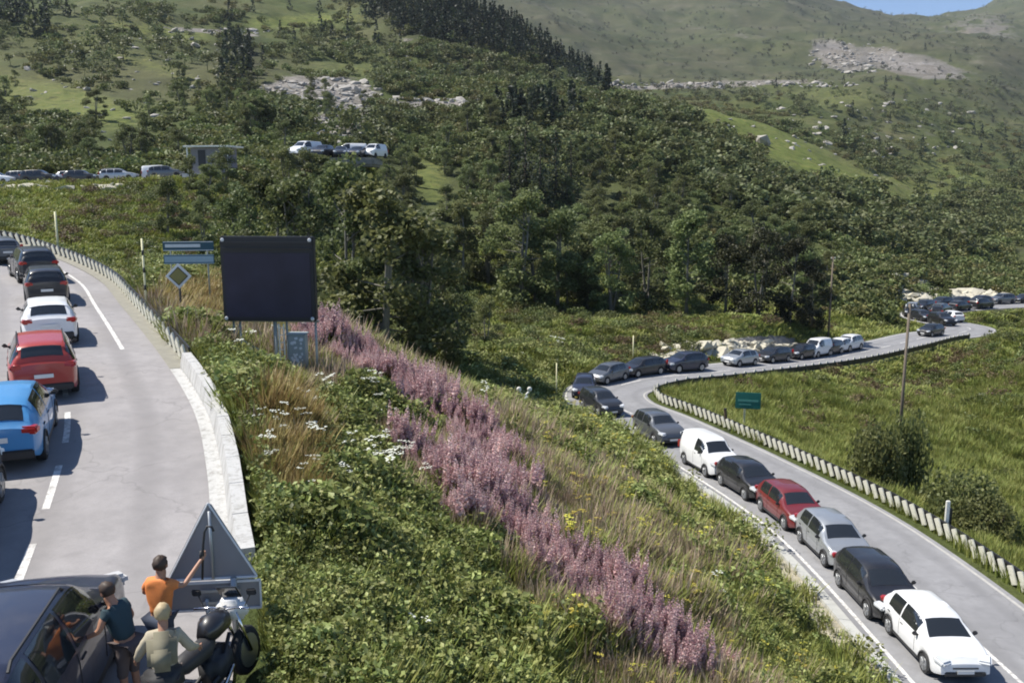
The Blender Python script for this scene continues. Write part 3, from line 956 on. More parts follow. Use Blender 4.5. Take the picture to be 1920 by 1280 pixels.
# white and yellow flowers
q = (rng.random(len(x)) < .009) & ((((PXb-650)/170)**2 + ((PYb-890)/110)**2 < 1) | ((rng.random(len(x)) < .03) & (x < np.interp(y, LOWER[:110, 1], LOWER[:110, 0])))) | ((((PXb-690)/160)**2 + ((PYb-770)/30)**2 < 1) & (rng.random(len(x)) < .006))
scatter('white_umbels', [t_umbel(i) for i in range(3)], P[q], rng.integers(0, 3, q.sum()), np.repeat((sz*ks)[q][:, None], 3, 1), [G_FIRE, G_UMB], 'small white flower heads scattered over the bank')
q = (rng.random(len(x)) < .022) & (PXb > 1000) & (d2 > 1.0) & (x < np.interp(y, LOWER[:110, 1], LOWER[:110, 0]))
scatter('yellow_flowers', [t_umbel(i+7) for i in range(3)], P[q], rng.integers(0, 3, q.sum()), np.repeat((sz*ks*.7)[q][:, None], 3, 1), [G_FIRE, G_YELL], 'yellow flowers in the grass above the lower road')

# middle distance: meadow tufts, shrubs, rocks
x, y = sample(52000, -.66, .72, 46, 140, 1.3)
m = off_roads(x, y, lo=1.0, up=1.0); PX_, PY_ = project(x, y, height(x, y)); m &= rng.random(len(x)) > cover(ROCK, PX_, PY_, y)*1.6
x, y = x[m], y[m]; P = place(x, y)
s = rng.uniform(.45, 1.2, len(x)) * np.clip(y/55, 1, 2.0)
scatter('rough_grass', [t_grass(i+60, 26, .30, .40, .035, .8) for i in range(3)], P, rng.integers(0, 3, len(x)), np.stack([s, s, s*.7], -1), [G_MEADOW], 'rough grass tufts on the slopes around the hairpin')

def shrubs(n, u0, u1, y0, y1, pw, smin, smax, grow, name, mat, label, dens=None, lo=1.8, cut=.5, leaf=.16):
    x, y = sample(n, u0, u1, y0, y1, pw)
    m = off_roads(x, y, lo=lo, up=1.6, bk=2.5)
    f = fbm(x/(7+y/14), y/(9+y/10), 4)
    m &= f + rng.normal(0, .12, len(x)) > cut
    PX_, PY_ = project(x, y, height(x, y))
    if dens is not None: m &= rng.random(len(x)) < dens(PX_, PY_, y)
    if y0 > 100:
        cv = np.maximum(cover(YELLOW_GRASS, PX_, PY_, y)*1.15, cover([r[:5] + (r[5]*1.1,) + r[6:] for r in ROCK], PX_, PY_, y))
        m &= rng.random(len(x)) > cv*1.5 + fbm(x/26, y/40, 3)*.9 + .12*((PX_ > 1250) & (y > 190))
        rd, _ = near_line(LOWER[::3], x, y); m &= rd > 6.5
    if y0 < 100: m &= rng.random(len(x)) > cover(ROCK, PX_, PY_, y)*1.5
    x, y = x[m], y[m]; P = place(x, y, .08)
    s = rng.uniform(smin, smax, len(x)) * (y/60)**grow
    return scatter(name, [t_shrub(i+hash(name) % 7, leaf=leaf) for i in range(4)], P, rng.integers(0, 4, len(x)), np.stack([s, s, s*rng.uniform(.65, 1.15, len(x))], -1), [mat], label)
def near_dens(PX_, PY_, y):
    d = np.full(PX_.shape, .55)
    d = np.where((PX_ > 1180) & (PY_ > 690), .38, d)
    d = np.where((PX_ < 320) & (PY_ > 440), .25, d)
    d = np.where((((PX_-960)/110)**2 + ((PY_-470)/30)**2) < 1, .04, d)
    d = np.where((((PX_-1480)/230)**2 + ((PY_-612)/26)**2) < 1, .05, d)
    return d
def brown_dens(PX_, PY_, y):
    d = .95*np.exp(-(((PX_-270)/150)**2 + ((PY_-405)/38)**2)) + .6*np.exp(-(((PX_-1330)/260)**2 + ((PY_-640)/40)**2)) + .45*np.exp(-(((PX_-1560)/200)**2 + ((PY_-760)/45)**2)) + .5*np.exp(-(((PX_-1850)/120)**2 + ((PY_-690)/50)**2))
    return d
def keep_bank(PX_, PY_, y): return near_dens(PX_, PY_, y) * (y > 46 + 0*y)
shrubs(5200, -.66, .72, 52, 140, 1.3, .55, 1.25, .2, 'shrubs', G_SHRUB, 'dark green shrubs scattered over the near slopes', near_dens, cut=-.12)
shrubs(3200, -.66, .72, 52, 140, 1.3, .45, 1.0, .2, 'olive_shrubs', G_SHRUB2, 'olive shrubs among the grass of the near slopes', near_dens, cut=-.05)
shrubs(17000, -.64, .66, 115, 560, 1.5, 1.0, 2.3, .32, 'hillside_scrub', G_SHRUB, 'dark scrub covering the hillsides behind the roads', cut=-.12, leaf=.24)
shrubs(13000, -.64, .66, 115, 800, 1.5, .8, 1.9, .32, 'hillside_olive_scrub', G_SHRUB2, 'olive brown scrub on the hillsides behind the roads', cut=-.05, leaf=.24)

G_BROWN = foliage('brown_heath_leaves', (.06,.045,.024), (.13,.095,.05), (.21,.16,.085), nscale=.2)
shrubs(5200, -.66, .72, 50, 140, 1.3, .5, 1.15, .2, 'brown_heath', G_BROWN, 'brown heathy bushes in patches on the near slopes', brown_dens, cut=-.5)
M_ROCK2 = simple('cream_rock', (.47,.44,.35), .9, wear=.4, scale=2.5)
def stones(n, blobs, s0, s1, name, label, mat=None):
    X, Y_ = [], []
    for (cx, cy, rx, ry, k) in blobs:
        for _ in range(k):
            a, d = random.uniform(0, 6.283), math.sqrt(random.random())
            p = hit(cx + rx*d*math.cos(a), cy + ry*d*math.sin(a)); X.append(p.x); Y_.append(p.y)
    x, y = np.array(X), np.array(Y_); m = off_roads(x, y, lo=.9); x, y = x[m], y[m]
    s = rng.uniform(s0, s1, len(x)) * (y/70)**.75 * np.exp(rng.normal(0, .4, len(x)))
    return scatter(name, [t_rock(i) for i in range(5)], place(x, y, 0), rng.integers(0, 5, len(x)), np.stack([s*1.3, s, s*.8], -1), [mat or M_ROCK], label, tilt=.3)
stones(0, [(1370,655,130,14,330),(1670,520,80,30,300),(1780,556,110,12,220),(1060,765,26,16,34),(1250,672,40,8,26),(120,352,130,5,60),(560,300,20,5,16)], .35, .9, 'roadside_rocks', 'pale broken rocks heaped beside the lower road', M_ROCK2)
stones(0, [(600,175,120,30,260),(650,215,70,20,120),(650,262,60,14,90),(1340,160,280,6,140),(880,190,240,7,120),(1600,110,90,28,150),(420,60,110,5,40),(250,120,200,60,60),(900,110,200,50,60),(1500,280,200,80,70),(1650,240,200,60,80),(140,220,150,60,25)], .3, .8, 'hillside_rocks', 'grey and pale rocks lying on the distant slopes')

# distant woods: far more trees than one could count
def far_wood(n, blobs, temps, mat, name, label, h0, h1):
    X, Y_ = [], []
    for (cx, cy, rx, ry, k, ang) in blobs:
        for _ in range(k):
            a, d = random.uniform(0, 6.283), math.sqrt(random.random())
            u_, v_ = rx*d*math.cos(a), ry*d*math.sin(a); c_, s_ = math.cos(R(ang)), math.sin(R(ang))
            p = hit(cx + u_*c_ - v_*s_, cy + u_*s_ + v_*c_, tmin=110)
            X.append(p.x); Y_.append(p.y)
    x, y = np.array(X), np.array(Y_)
    x = x + rng.normal(0, 3, len(x)); m = (y < 3000) & off_roads(x, y, bk=4)
    PX_, PY_ = project(x, y, height(x, y))
    m &= rng.random(len(x)) > np.maximum(cover(YELLOW_GRASS, PX_, PY_, y), cover(ROCK, PX_, PY_, y))*1.3
    x, y = x[m], y[m]
    h = rng.uniform(h0, h1, len(x))
    return scatter(name, temps, place(x, y, .3), rng.integers(0, len(temps), len(x)), np.stack([h*rng.uniform(1.0,1.6,len(x))*(1.0 if name != 'distant_spruce_wood' else .8)]*2 + [h], -1), [mat], label, tilt=.03)
far_wood(0, [(800,30,200,40,520,22),(960,75,90,25,160,35),(1080,135,70,18,80,35),(1000,235,75,22,60,0),(40,30,100,40,60,10),(450,130,30,50,30,0),(600,60,200,40,20,10),(1750,260,200,60,30,10),(1400,160,400,20,25,0),(1680,90,200,40,20,10)],
         [t_spruce_far(i) for i in range(4)], foliage('spruce_far', (.014,.022,.014), (.030,.042,.025), (.055,.072,.04), nscale=.05), 'distant_spruce_wood', 'dark spruces standing in distant woods on the ridges', 7, 13)
far_wood(0, [(330,90,200,60,120,15),(90,80,160,60,70,20),(700,120,180,50,110,10),(1150,260,250,70,300,10),(1750,330,200,110,520,15),(1650,420,200,60,260,10),(1500,190,250,30,160,5),(950,130,150,40,120,25),(1850,200,120,60,120,0),(640,240,180,20,80,0),(1350,330,120,60,120,20)],
         [t_round_far(i) for i in range(4)], foliage('broadleaf_far', (.06,.072,.032), (.12,.14,.055), (.19,.21,.09), nscale=.05), 'distant_broadleaf_wood', 'small rounded trees standing thickly on the far slopes', 4, 8)

# bushes dotted over the bare far mountain
x, y = sample(9000, -.6, .64, 800, 3800, 1.2)
m = fbm(x/160, y/160, 4) + rng.normal(0, .25, len(x)) > -.05
x, y = x[m], y[m]; s = rng.uniform(4.0, 10, len(x))
scatter('mountain_scrub', [t_round_far(i+9, 60) for i in range(3)], place(x, y, .8), rng.integers(0, 3, len(x)), np.stack([s*1.5, s*1.5, s*.8], -1), [foliage('mountain_scrub_leaves', (.03,.036,.02), (.06,.068,.036), (.10,.10,.055), nscale=.02)], 'dark bushes dotted over the bare far mountain', tilt=.03)
# ------------------------------------------------------------------ single trees
BARK_PALE = simple('pale_bark', (.17,.16,.13), .9, wear=.4, scale=3)
BARK = simple('dark_bark', (.07,.055,.04), .9, wear=.4, scale=3)
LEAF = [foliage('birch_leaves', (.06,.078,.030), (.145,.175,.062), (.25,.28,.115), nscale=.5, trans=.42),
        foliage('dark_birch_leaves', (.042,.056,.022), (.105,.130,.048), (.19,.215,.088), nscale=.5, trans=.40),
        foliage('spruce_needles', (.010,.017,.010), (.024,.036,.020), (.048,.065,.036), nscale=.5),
        foliage('shaded_birch_leaves', (.016,.020,.010), (.040,.044,.020), (.078,.080,.036), nscale=.5)]  # last one: darker birch copy, the clump's shade put into the leaf colour
_tv = {}
def tree_meshes(kind, seed, n_leaf=5600):
    """trunk and crown of a tree 10 m tall"""
    key = (kind, seed)
    if key in _tv: return _tv[key]
    r = random.Random(seed * 31 + (0 if kind == 'round' else 1 if kind == 'tall' else 2))
    Tk, Cr = MB(), MB()
    if kind == 'spruce':
        Tk.tube([(0,0,-.5), (0.05,0,5), (0,0.03,9.7)], [.2,.12,.02], 7)
        for tier in range(26):
            f = tier/26; z = .7 + 9.1*f; rad = 1.9*(1-f)**.85 + .12
            nb = max(5, int(10*(1-f))+3); a0 = r.uniform(0, 6)
            for b in range(nb):
                w = a0 + 6.283*b/nb + r.gauss(0, .15); L_ = rad*r.uniform(.7, 1.12)
                for k in range(max(4, int(13*(1-f)))):
                    q = L_*(.12 + .88*r.random()); zz = z - .38*q + r.gauss(0, .07)
                    leafcard(Cr, (math.cos(w)*q + r.gauss(0,.1), math.sin(w)*q + r.gauss(0,.1), zz), .34, r, up=1.2, asp=.45)
    else:
        rw, z0, ztop = (3.3, .5, 9.6) if kind == 'round' else (2.4, .7, 9.8)
        stems = 1 if kind == 'tall' else r.choice([2, 3])
        clumps = []
        for s_ in range(stems):
            lx, ly = r.uniform(-1, 1)*(.9 if stems > 1 else .2), r.uniform(-1, 1)*(.9 if stems > 1 else .2)
            pts = [Vector((.12*s_, 0, -.5)), Vector((lx*.35, ly*.35, 2.4)), Vector((lx*.9, ly*.9, 5.5)), Vector((lx*1.2, ly*1.2, 8.8))]
            Tk.tube(pts, [.17, .13, .08, .02], 7)
            for k in range(13 if stems > 1 else 26):
                f = r.uniform(.0, 1)**.9; z = z0 + (ztop-z0)*f
                env = rw * (math.sin(math.pi*min(1, (f*.86+.12)))**.6)
                w = r.uniform(0, 6.283); q = env*r.uniform(.25, .9)
                c = Vector((lx*.7*f + math.cos(w)*q, ly*.7*f + math.sin(w)*q, z))
                st = pts[1].lerp(pts[3], max(0, f-.18))
                Tk.tube([st, st.lerp(c, .55) + Vector((0,0,-.1)), c], [.05, .03, .01], 4, 0, False)
                clumps.append((c, r.uniform(.55, 1.15)))
        clumps.append((Vector((0, 0, ztop-.8)), .8))
        per = n_leaf // len(clumps)
        for c, q in clumps:
            for _ in range(int(per * q / .85)):
                v = Vector((r.gauss(0,1), r.gauss(0,1), r.gauss(0,1))).normalized() * q * (r.random()**.4) * 1.05
                v.z *= .8
                leafcard(Cr, c + v, .27, r, up=.7, asp=.8)
    out = (Tk, Cr)
    _tv[key] = out
    return out
_tm = {}
def tree(name, u_px, Y, h, kind, seed, leaf, label, group=None, wide=1.0, bark=None):
    x = (u_px - 960) / F * Y
    z = H(x, Y)
    k = (kind, seed, leaf)
    if k not in _tm:
        Tk, Cr = tree_meshes(kind, seed)
        _tm[k] = (Tk.mesh('trunk', bark or (BARK if kind == 'spruce' else BARK_PALE), smooth=True), None, Cr)
        me = bpy.data.meshes.new('crown'); me.from_pydata(Cr.v, [], Cr.f); me.materials.append(LEAF[leaf]); me.update()
        _tm[k] = (_tm[k][0], me)
    r_ = empty(name, (x, Y, z - .1), random.uniform(0, 6.28))
    s = h/10
    r_.scale = (s*wide, s*wide, s)
    tag(r_, label, 'tree', group)
    link('trunk', _tm[k][0], r_); link('crown', _tm[k][1], r_)
    return r_
rt0 = random.Random(3)
g1 = 'tall trees behind the dark message board'
tree('birch_tree', 650, 61, 13.0, 'round', 1, 1, 'tall birch directly right of the dark message board', g1, .9)
tree('birch_tree', 715, 58, 13.4, 'round', 2, 0, 'tallest birch of the clump, its crown above the pink flowers', g1, 1.15)
tree('birch_tree', 780, 61, 12.0, 'round', 3, 1, 'birch with a dark shaded side at the right of the tall clump', g1, 1.2)
tree('birch_tree', 835, 66, 8.5, 'round', 1, 1, 'lower dark tree at the right edge of the tall clump', g1)
tree('birch_tree', 565, 68, 11.5, 'round', 3, 1, 'tree with its crown just above the message board', g1, 1.1)
tree('birch_tree', 505, 70, 10.5, 'round', 2, 1, 'round tree above the upper left corner of the message board', g1, .9)
tree('birch_tree', 455, 76, 8.8, 'round', 3, 1, 'bushy tree between the far shelter and the message board', g1)
tree('birch_tree', 385, 84, 5.5, 'round', 1, 1, 'low bushy tree above the blue direction sign', g1)
tree('birch_tree', 318, 88, 6.0, 'round', 2, 1, 'bushy tree above the dry slope left of the blue direction sign', g1)
g2 = 'trees along the lower edge of the central wood'
defs = [(868,107.8,11,'tall',4,0,'slim bright green tree left of the sunny clearing'),(915,112.2,9.9,'round',3,1,'dark tree standing over the sunny clearing'),
 (975,101.2,13.2,'round',1,0,'broad pale green tree above the sunny clearing, pale trunk below'),(1045,103.4,12.1,'round',2,1,'dark tree right of the broad pale green one'),
 (1150,101.2,10.5,'round',3,0,'round tree above the shrubby knoll left of the hairpin'),(1215,104.5,12.1,'round',1,1,'tall rounded tree over the middle of the shrubby knoll'),
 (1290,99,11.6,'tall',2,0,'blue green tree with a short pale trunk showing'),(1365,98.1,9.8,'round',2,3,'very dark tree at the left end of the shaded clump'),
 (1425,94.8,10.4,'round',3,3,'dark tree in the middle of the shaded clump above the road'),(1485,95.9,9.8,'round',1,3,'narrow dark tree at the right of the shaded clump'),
 (1530,98.1,7.1,'round',1,3,'small dark tree beside the right hand pole'),(770,92.4,8.8,'round',3,1,'small tree in the gully behind the tall birches'),
 (860,79.2,5.7,'round',2,1,'low dark bush tree in the gully right of the pink flowers'),(910,72.6,4.8,'round',1,0,'low green bush tree behind the end of the pink flowers'),
 (1095,110,8.8,'round',2,0,'tree beside the pale rocky gully in the wood')]
for (u, Y, h, k, sd, lf, lb) in defs: tree('birch_tree', u, Y, h, k, sd, lf, lb, g2, random.uniform(.95, 1.15))
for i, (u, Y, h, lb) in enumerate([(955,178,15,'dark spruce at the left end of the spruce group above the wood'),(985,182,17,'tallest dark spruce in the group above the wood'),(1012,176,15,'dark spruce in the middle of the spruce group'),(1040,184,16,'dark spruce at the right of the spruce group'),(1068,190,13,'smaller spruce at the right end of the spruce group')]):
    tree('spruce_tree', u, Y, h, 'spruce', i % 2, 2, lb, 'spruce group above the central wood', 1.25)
g3 = 'small trees below the far gravel shelf and hut'
for (u, Y, h, lb) in [(585,114,7.2,'small tree below the white van on the gravel shelf'),(625,113,7.6,'small tree below the middle of the gravel shelf'),(665,114,8.0,'small tree below the right end of the gravel shelf'),(690,112,8.6,'tree just right of the gravel shelf'),(735,112,8.0,'tree right of the gravel shelf, lower than its neighbour'),(545,114,6.6,'tree just left of the gravel shelf'),
        (368,110,4.4,'low tree below the left post of the grey hut'),(430,110,6.0,'low tree hiding the lower right of the grey hut'),(395,104,4.6,'low tree in front of the grey hut door')]:
    tree('birch_tree', u, Y, h, 'round', rt0.choice([1, 2, 3]), rt0.choice([0, 1]), lb, g3, 1.2)
# trees spread over the central hillside, alike and uncounted by eye
k = 0
rt = random.Random(5)
while k < 165:
    u = rt.uniform(470, 1560); Y = rt.uniform(102, 290)
    if Y > 230 and not 800 < u < 1350: continue
    x = (u-960)/F*Y
    z = H(x, Y); px_, py_ = project(x, Y, z)
    if ((px_-960)/130)**2 + ((py_-475)/40)**2 < 1 or (540 < px_ < 720 and py_ < 300) or (470 < px_ < 720 and py_<330 and Y<150): continue
    if (py_ - 190) < (px_-1300)*.46 and px_ > 1250: continue
    if near_line(BACK, [x], [Y])[0][0] < 7 or near_line(LOWER[::3], [x], [Y])[0][0] < 9: continue
    if rt.random() < float(cover(YELLOW_GRASS, np.array([px_]), np.array([py_]), np.array([Y]))[0])*1.5: continue
    w = k % 3
    tree('hillside_tree', u, Y, rt.uniform(4.5, 8.5), rt.choice(['round', 'round', 'round', 'tall']), rt.choice([1, 2, 3]), [0, 1, 1][w],
         'green broadleaf tree in the wood on the central hillside', 'trees of the wood on the central hillside', rt.uniform(1.1, 1.5))
    k += 1
k = 0
while k < 60:
    u = rt.uniform(-20, 700); Y = rt.uniform(130, 330)
    x = (u-960)/F*Y; z = H(x, Y); px_, py_ = project(x, Y, z)
    if 60 < px_ < 330 and 150 < py_ < 285 and rt.random() < .9: continue
    if py_ > 318 or near_line(BACK, [x], [Y])[0][0] < 7 or (340 < px_ < 730 and py_ > 235): continue
    tree('hillside_tree', u, Y, rt.uniform(4, 8), 'round', rt.choice([1, 2, 3]), rt.choice([0, 1]),
         'broadleaf tree on the grassy slope above the back road', 'trees on the slope above the back road', rt.uniform(.95, 1.3))
    k += 1
# bushes on the grass right of the lower road
def bush(u_px, Y, w, h, seed, label, mat, group='single bushes beyond the barrier of the lower road'):
    x = (u_px-960)/F*Y
    T = t_shrub(seed, 3600, 1.0, .9, .10, 14)
    me = bpy.data.meshes.new('foliage'); me.from_pydata(T.v, [], T.f); me.materials.append(mat); me.update()
    r_ = empty('bush', (x, Y, H(x, Y) - .05)); r_.scale = (w/2, w/2, h)
    tag(r_, label, 'bush', group)
    link('foliage', me, r_)
    st = MB()
    for i in range(5):
        a = i*1.3; st.tube([(0,0,-.05), (math.cos(a)*.4, math.sin(a)*.4, .75)], [.04, .015], 5, 0, False)
    st.build('stem', BARK, r_)
G_BUSH = foliage('dusky_bush_leaves', (.075,.095,.032), (.15,.18,.062), (.23,.255,.095), nscale=.3, trans=.4)
bush(1665, 42, 3.3, 3.3, 3, 'large dusky green bush below the tall wooden pole', G_BUSH)
bush(1725, 43, 2.5, 4.2, 4, 'taller dusky bush just right of the wooden pole', G_BUSH)
bush(1855, 36, 3.4, 2.5, 5, 'dark reddish bush right of the white marker post', G_BUSH)
bush(1905, 34, 2.8, 1.9, 6, 'low bush above the barrier at the right edge', G_BUSH)
bush(1795, 40, 1.8, 1.3, 8, 'small bush behind the white marker post', G_BUSH)
# ------------------------------------------------------------------ cars
M_GLASS = NT('car_glass'); M_GLASS.bsdf((.018,.021,.024), .06, spec=.8, coat=.3); M_GLASS = M_GLASS.mat
M_TYRE = simple('tyre_rubber', (.022,.022,.023), .85)
M_RIM = simple('alloy_rim', (.38,.39,.40), .35, metal=.8)
M_TRIM = simple('black_plastic', (.03,.03,.032), .6)
M_LENS = NT('lamp_lens'); M_LENS.bsdf((.62,.64,.66), .12, spec=.8, coat=.5); M_LENS = M_LENS.mat
M_RED = simple('tail_lamp_red', (.38,.02,.015), .2, coat=.5)
M_PLATE = simple('number_plate_white', (.72,.72,.70), .5)
M_CHROME = simple('chrome', (.6,.6,.62), .15, metal=1.0)
def paint(name, color, metal=0.0, rough=.32):
    if 'paint_'+name in _mc: return _mc['paint_'+name]
    t = NT('car_paint_' + name)
    nz = t.noise(2.2, 4, .6, t.obj())
    c = t.mix(t.ramp(nz, [(.35, .0), (.7, .16)]), color, tuple(x*.6 + .06 for x in color))   # road dust
    t.bsdf(c, t.ramp(nz, [(.3, rough), (.7, rough+.16)]), metal, .5, coat=.6)
    _mc['paint_'+name] = t.mat
    return t.mat

TYPES = {
 'hatch': dict(L=4.15, W=1.78, belt=.96, top=[(-2.07,.60),(-2.05,.98),(-1.93,1.08),(-1.62,1.38),(-1.35,1.46),(-.3,1.50),(.25,1.47),(.48,1.41),(1.12,1.02),(1.6,.93),(1.92,.80),(2.05,.66),(2.075,.50)],
               ws=(.50,1.08), rw=(-1.90,-1.60), sw=[(-1.38,-.52),(-.44,.62)], ax=(-1.25,1.28), r=.31),
 'suv': dict(L=4.5, W=1.86, belt=1.08, top=[(-2.25,.62),(-2.23,1.10),(-2.13,1.24),(-1.92,1.55),(-1.7,1.64),(-.5,1.68),(.15,1.65),(.42,1.58),(1.05,1.17),(1.7,1.07),(2.05,.94),(2.21,.76),(2.25,.52)],
             ws=(.44,1.02), rw=(-2.10,-1.88), sw=[(-2.0,-1.42),(-1.34,-.48),(-.40,.58)], ax=(-1.35,1.38), r=.36),
 'estate': dict(L=4.6, W=1.80, belt=.95, top=[(-2.3,.60),(-2.28,.98),(-2.2,1.08),(-1.95,1.38),(-1.75,1.45),(-.4,1.49),(.3,1.46),(.5,1.40),(1.18,1.0),(1.75,.91),(2.1,.80),(2.26,.66),(2.3,.48)],
             ws=(.52,1.14), rw=(-2.17,-1.92), sw=[(-2.0,-1.35),(-1.28,-.42),(-.34,.66)], ax=(-1.38,1.38), r=.32),
 'van': dict(L=4.4, W=1.82, belt=1.12, top=[(-2.2,.62),(-2.19,1.25),(-2.14,1.72),(-2.0,1.82),(-.4,1.84),(.40,1.82),(.66,1.73),(1.28,1.20),(1.75,1.08),(2.05,.92),(2.17,.75),(2.2,.52)],
             ws=(.68,1.25), rw=(-2.185,-2.13), sw=[(-.05,.92)], ax=(-1.3,1.32), r=.32),
}
def smooth_top(T, n=46):
    xs = np.array([p[0] for p in T]); zs = np.array([p[1] for p in T])
    a, b = xs[0], xs[-1]
    g = np.unique(np.concatenate([np.linspace(a, b, n), xs[:4], xs[-3:]]))
    z = np.interp(g, xs, zs)
    zz = z.copy()
    for _ in range(2):
        zz[2:-2] = .25*zz[1:-3] + .5*zz[2:-2] + .25*zz[3:-1]
    return g, zz

class CarShape:
    def __init__(s, k):
        s.k = TYPES[k]; s.kind = k
        s.gx, s.gz = smooth_top(s.k['top'])
    def rows(s, x):
        k = s.k; Lh = k['L']/2
        zt = float(np.interp(x, s.gx, s.gz))
        e = abs(x)/Lh
        w = k['W']/2 * (1 - .05*e**2 - .13*max(0, (e-.72)/.28)**2.2)
        zb = min(k['belt'] - .05*max(0, x/Lh)*0 + .02*(x < -1), zt - .05)
        zs = .27 + .10*max(0, (e-.86)/.14)
        ra = k['r'] + .055
        for ax in k['ax']:
            d = abs(x-ax)
            if d < ra: zs = max(zs, k['r'] + math.sqrt(ra*ra - d*d) - .02)
        zs = min(zs, zb - .06)
        g = max(0, min(1, (zt - zb)/.38))
        wt = w*(.90 - .175*g)
        zm = zb - zs
        return [(w*.955, zs), (w*.995, zs+.08 if zm > .2 else zs + zm*.3), (w*1.0, zs+zm*.55), (w*.992, zs+zm*.85), (w*.965, zb), (w*.965*(1-.45)+wt*.45*1.0, zb+(zt-zb)*.5),
                (wt*1.0, zb+(zt-zb)*.88), (wt*.90, zt-.012), (wt*.5, zt+.018), (0, zt+.026)]
    def S(s, x, v):
        r = s.rows(x); i = int(min(max(v, 0), 8.999)); f = v - i
        return Vector((x, r[i][0]*(1-f)+r[i+1][0]*f, r[i][1]*(1-f)+r[i+1][1]*f))
    def body(s):
        k = s.k
        xs = list(s.gx)
        for ax in k['ax']:
            ra = k['r']+.055
            xs += [ax + ra*math.cos(a) for a in np.linspace(0, math.pi, 11)] + [ax-ra-.004, ax+ra+.004]
        xs = sorted(set(round(x, 3) for x in xs if -k['L']/2 <= x <= k['L']/2))
        # plain bumper ends keep the outermost stations
        V, Fc = [], []
        nrow = 10
        for x in xs:
            r = s.rows(x)
            V += [(x, y, z) for y, z in r] + [(x, -y, z) for y, z in reversed(r[:-1])]
        n = nrow*2 - 1
        for i in range(len(xs)-1):
            for j in range(n-1):
                a = i*n+j; Fc.append((a, a+1, a+n+1, a+n))
        Fc.append(tuple(range(n))); Fc.append(tuple((len(xs)-1)*n + j for j in reversed(range(n))))
        m = MB(); m.add(V, Fc); return m
    def patch(s, x0, x1, v0, v1, off, side=1, nx=8, nv=4, mat=0):
        m = MB(); V, Fc = [], []
        for i in range(nx+1):
            for j in range(nv+1):
                x = x0 + (x1-x0)*i/nx; v = v0 + (v1-v0)*j/nv
                e = .01
                p = s.S(x, v); du = s.S(x+e, v) - s.S(x-e, v); dv = s.S(x, min(v+.05, 9)) - s.S(x, v-.05)
                nrm = du.cross(dv)
                if nrm.length < 1e-9: nrm = Vector((0, 0, 1))
                nrm.normalize()
                if nrm.y < 0 and v < 7: nrm = -nrm
                if v >= 7 and nrm.z < 0: nrm = -nrm
                p = p + nrm*off
                if side < 0: p.y = -p.y
                V.append(p)
        for i in range(nx):
            for j in range(nv):
                a = i*(nv+1)+j; Fc.append((a, a+1, a+nv+2, a+nv+1))
        m.add(V, Fc); return m
    def top_patch(s, x0, x1, off, wy=.93, nx=8):
        """patch across the car over the roof line"""
        m = MB(); V, Fc = [], []; cols = [6.7, 7.0, 7.5, 8.0, 8.5, 9.0]
        vs_ = [(c, 1) for c in cols] + [(c, -1) for c in reversed(cols[:-1])]
        for i in range(nx+1):
            x = x0 + (x1-x0)*i/nx
            sl_ = (np.interp(x+.05, s.gx, s.gz) - np.interp(x-.05, s.gx, s.gz))/.1
            nr = Vector((-sl_, 0, 1)).normalized()
            for c, sg in vs_:
                p = s.S(x, c) + nr*off
                p.y *= sg*wy
                V.append(p)
        n = len(vs_)
        for i in range(nx):
            for j in range(n-1):
                a = i*n+j; Fc.append((a, a+1, a+n+1, a+n))
        m.add(V, Fc); return m

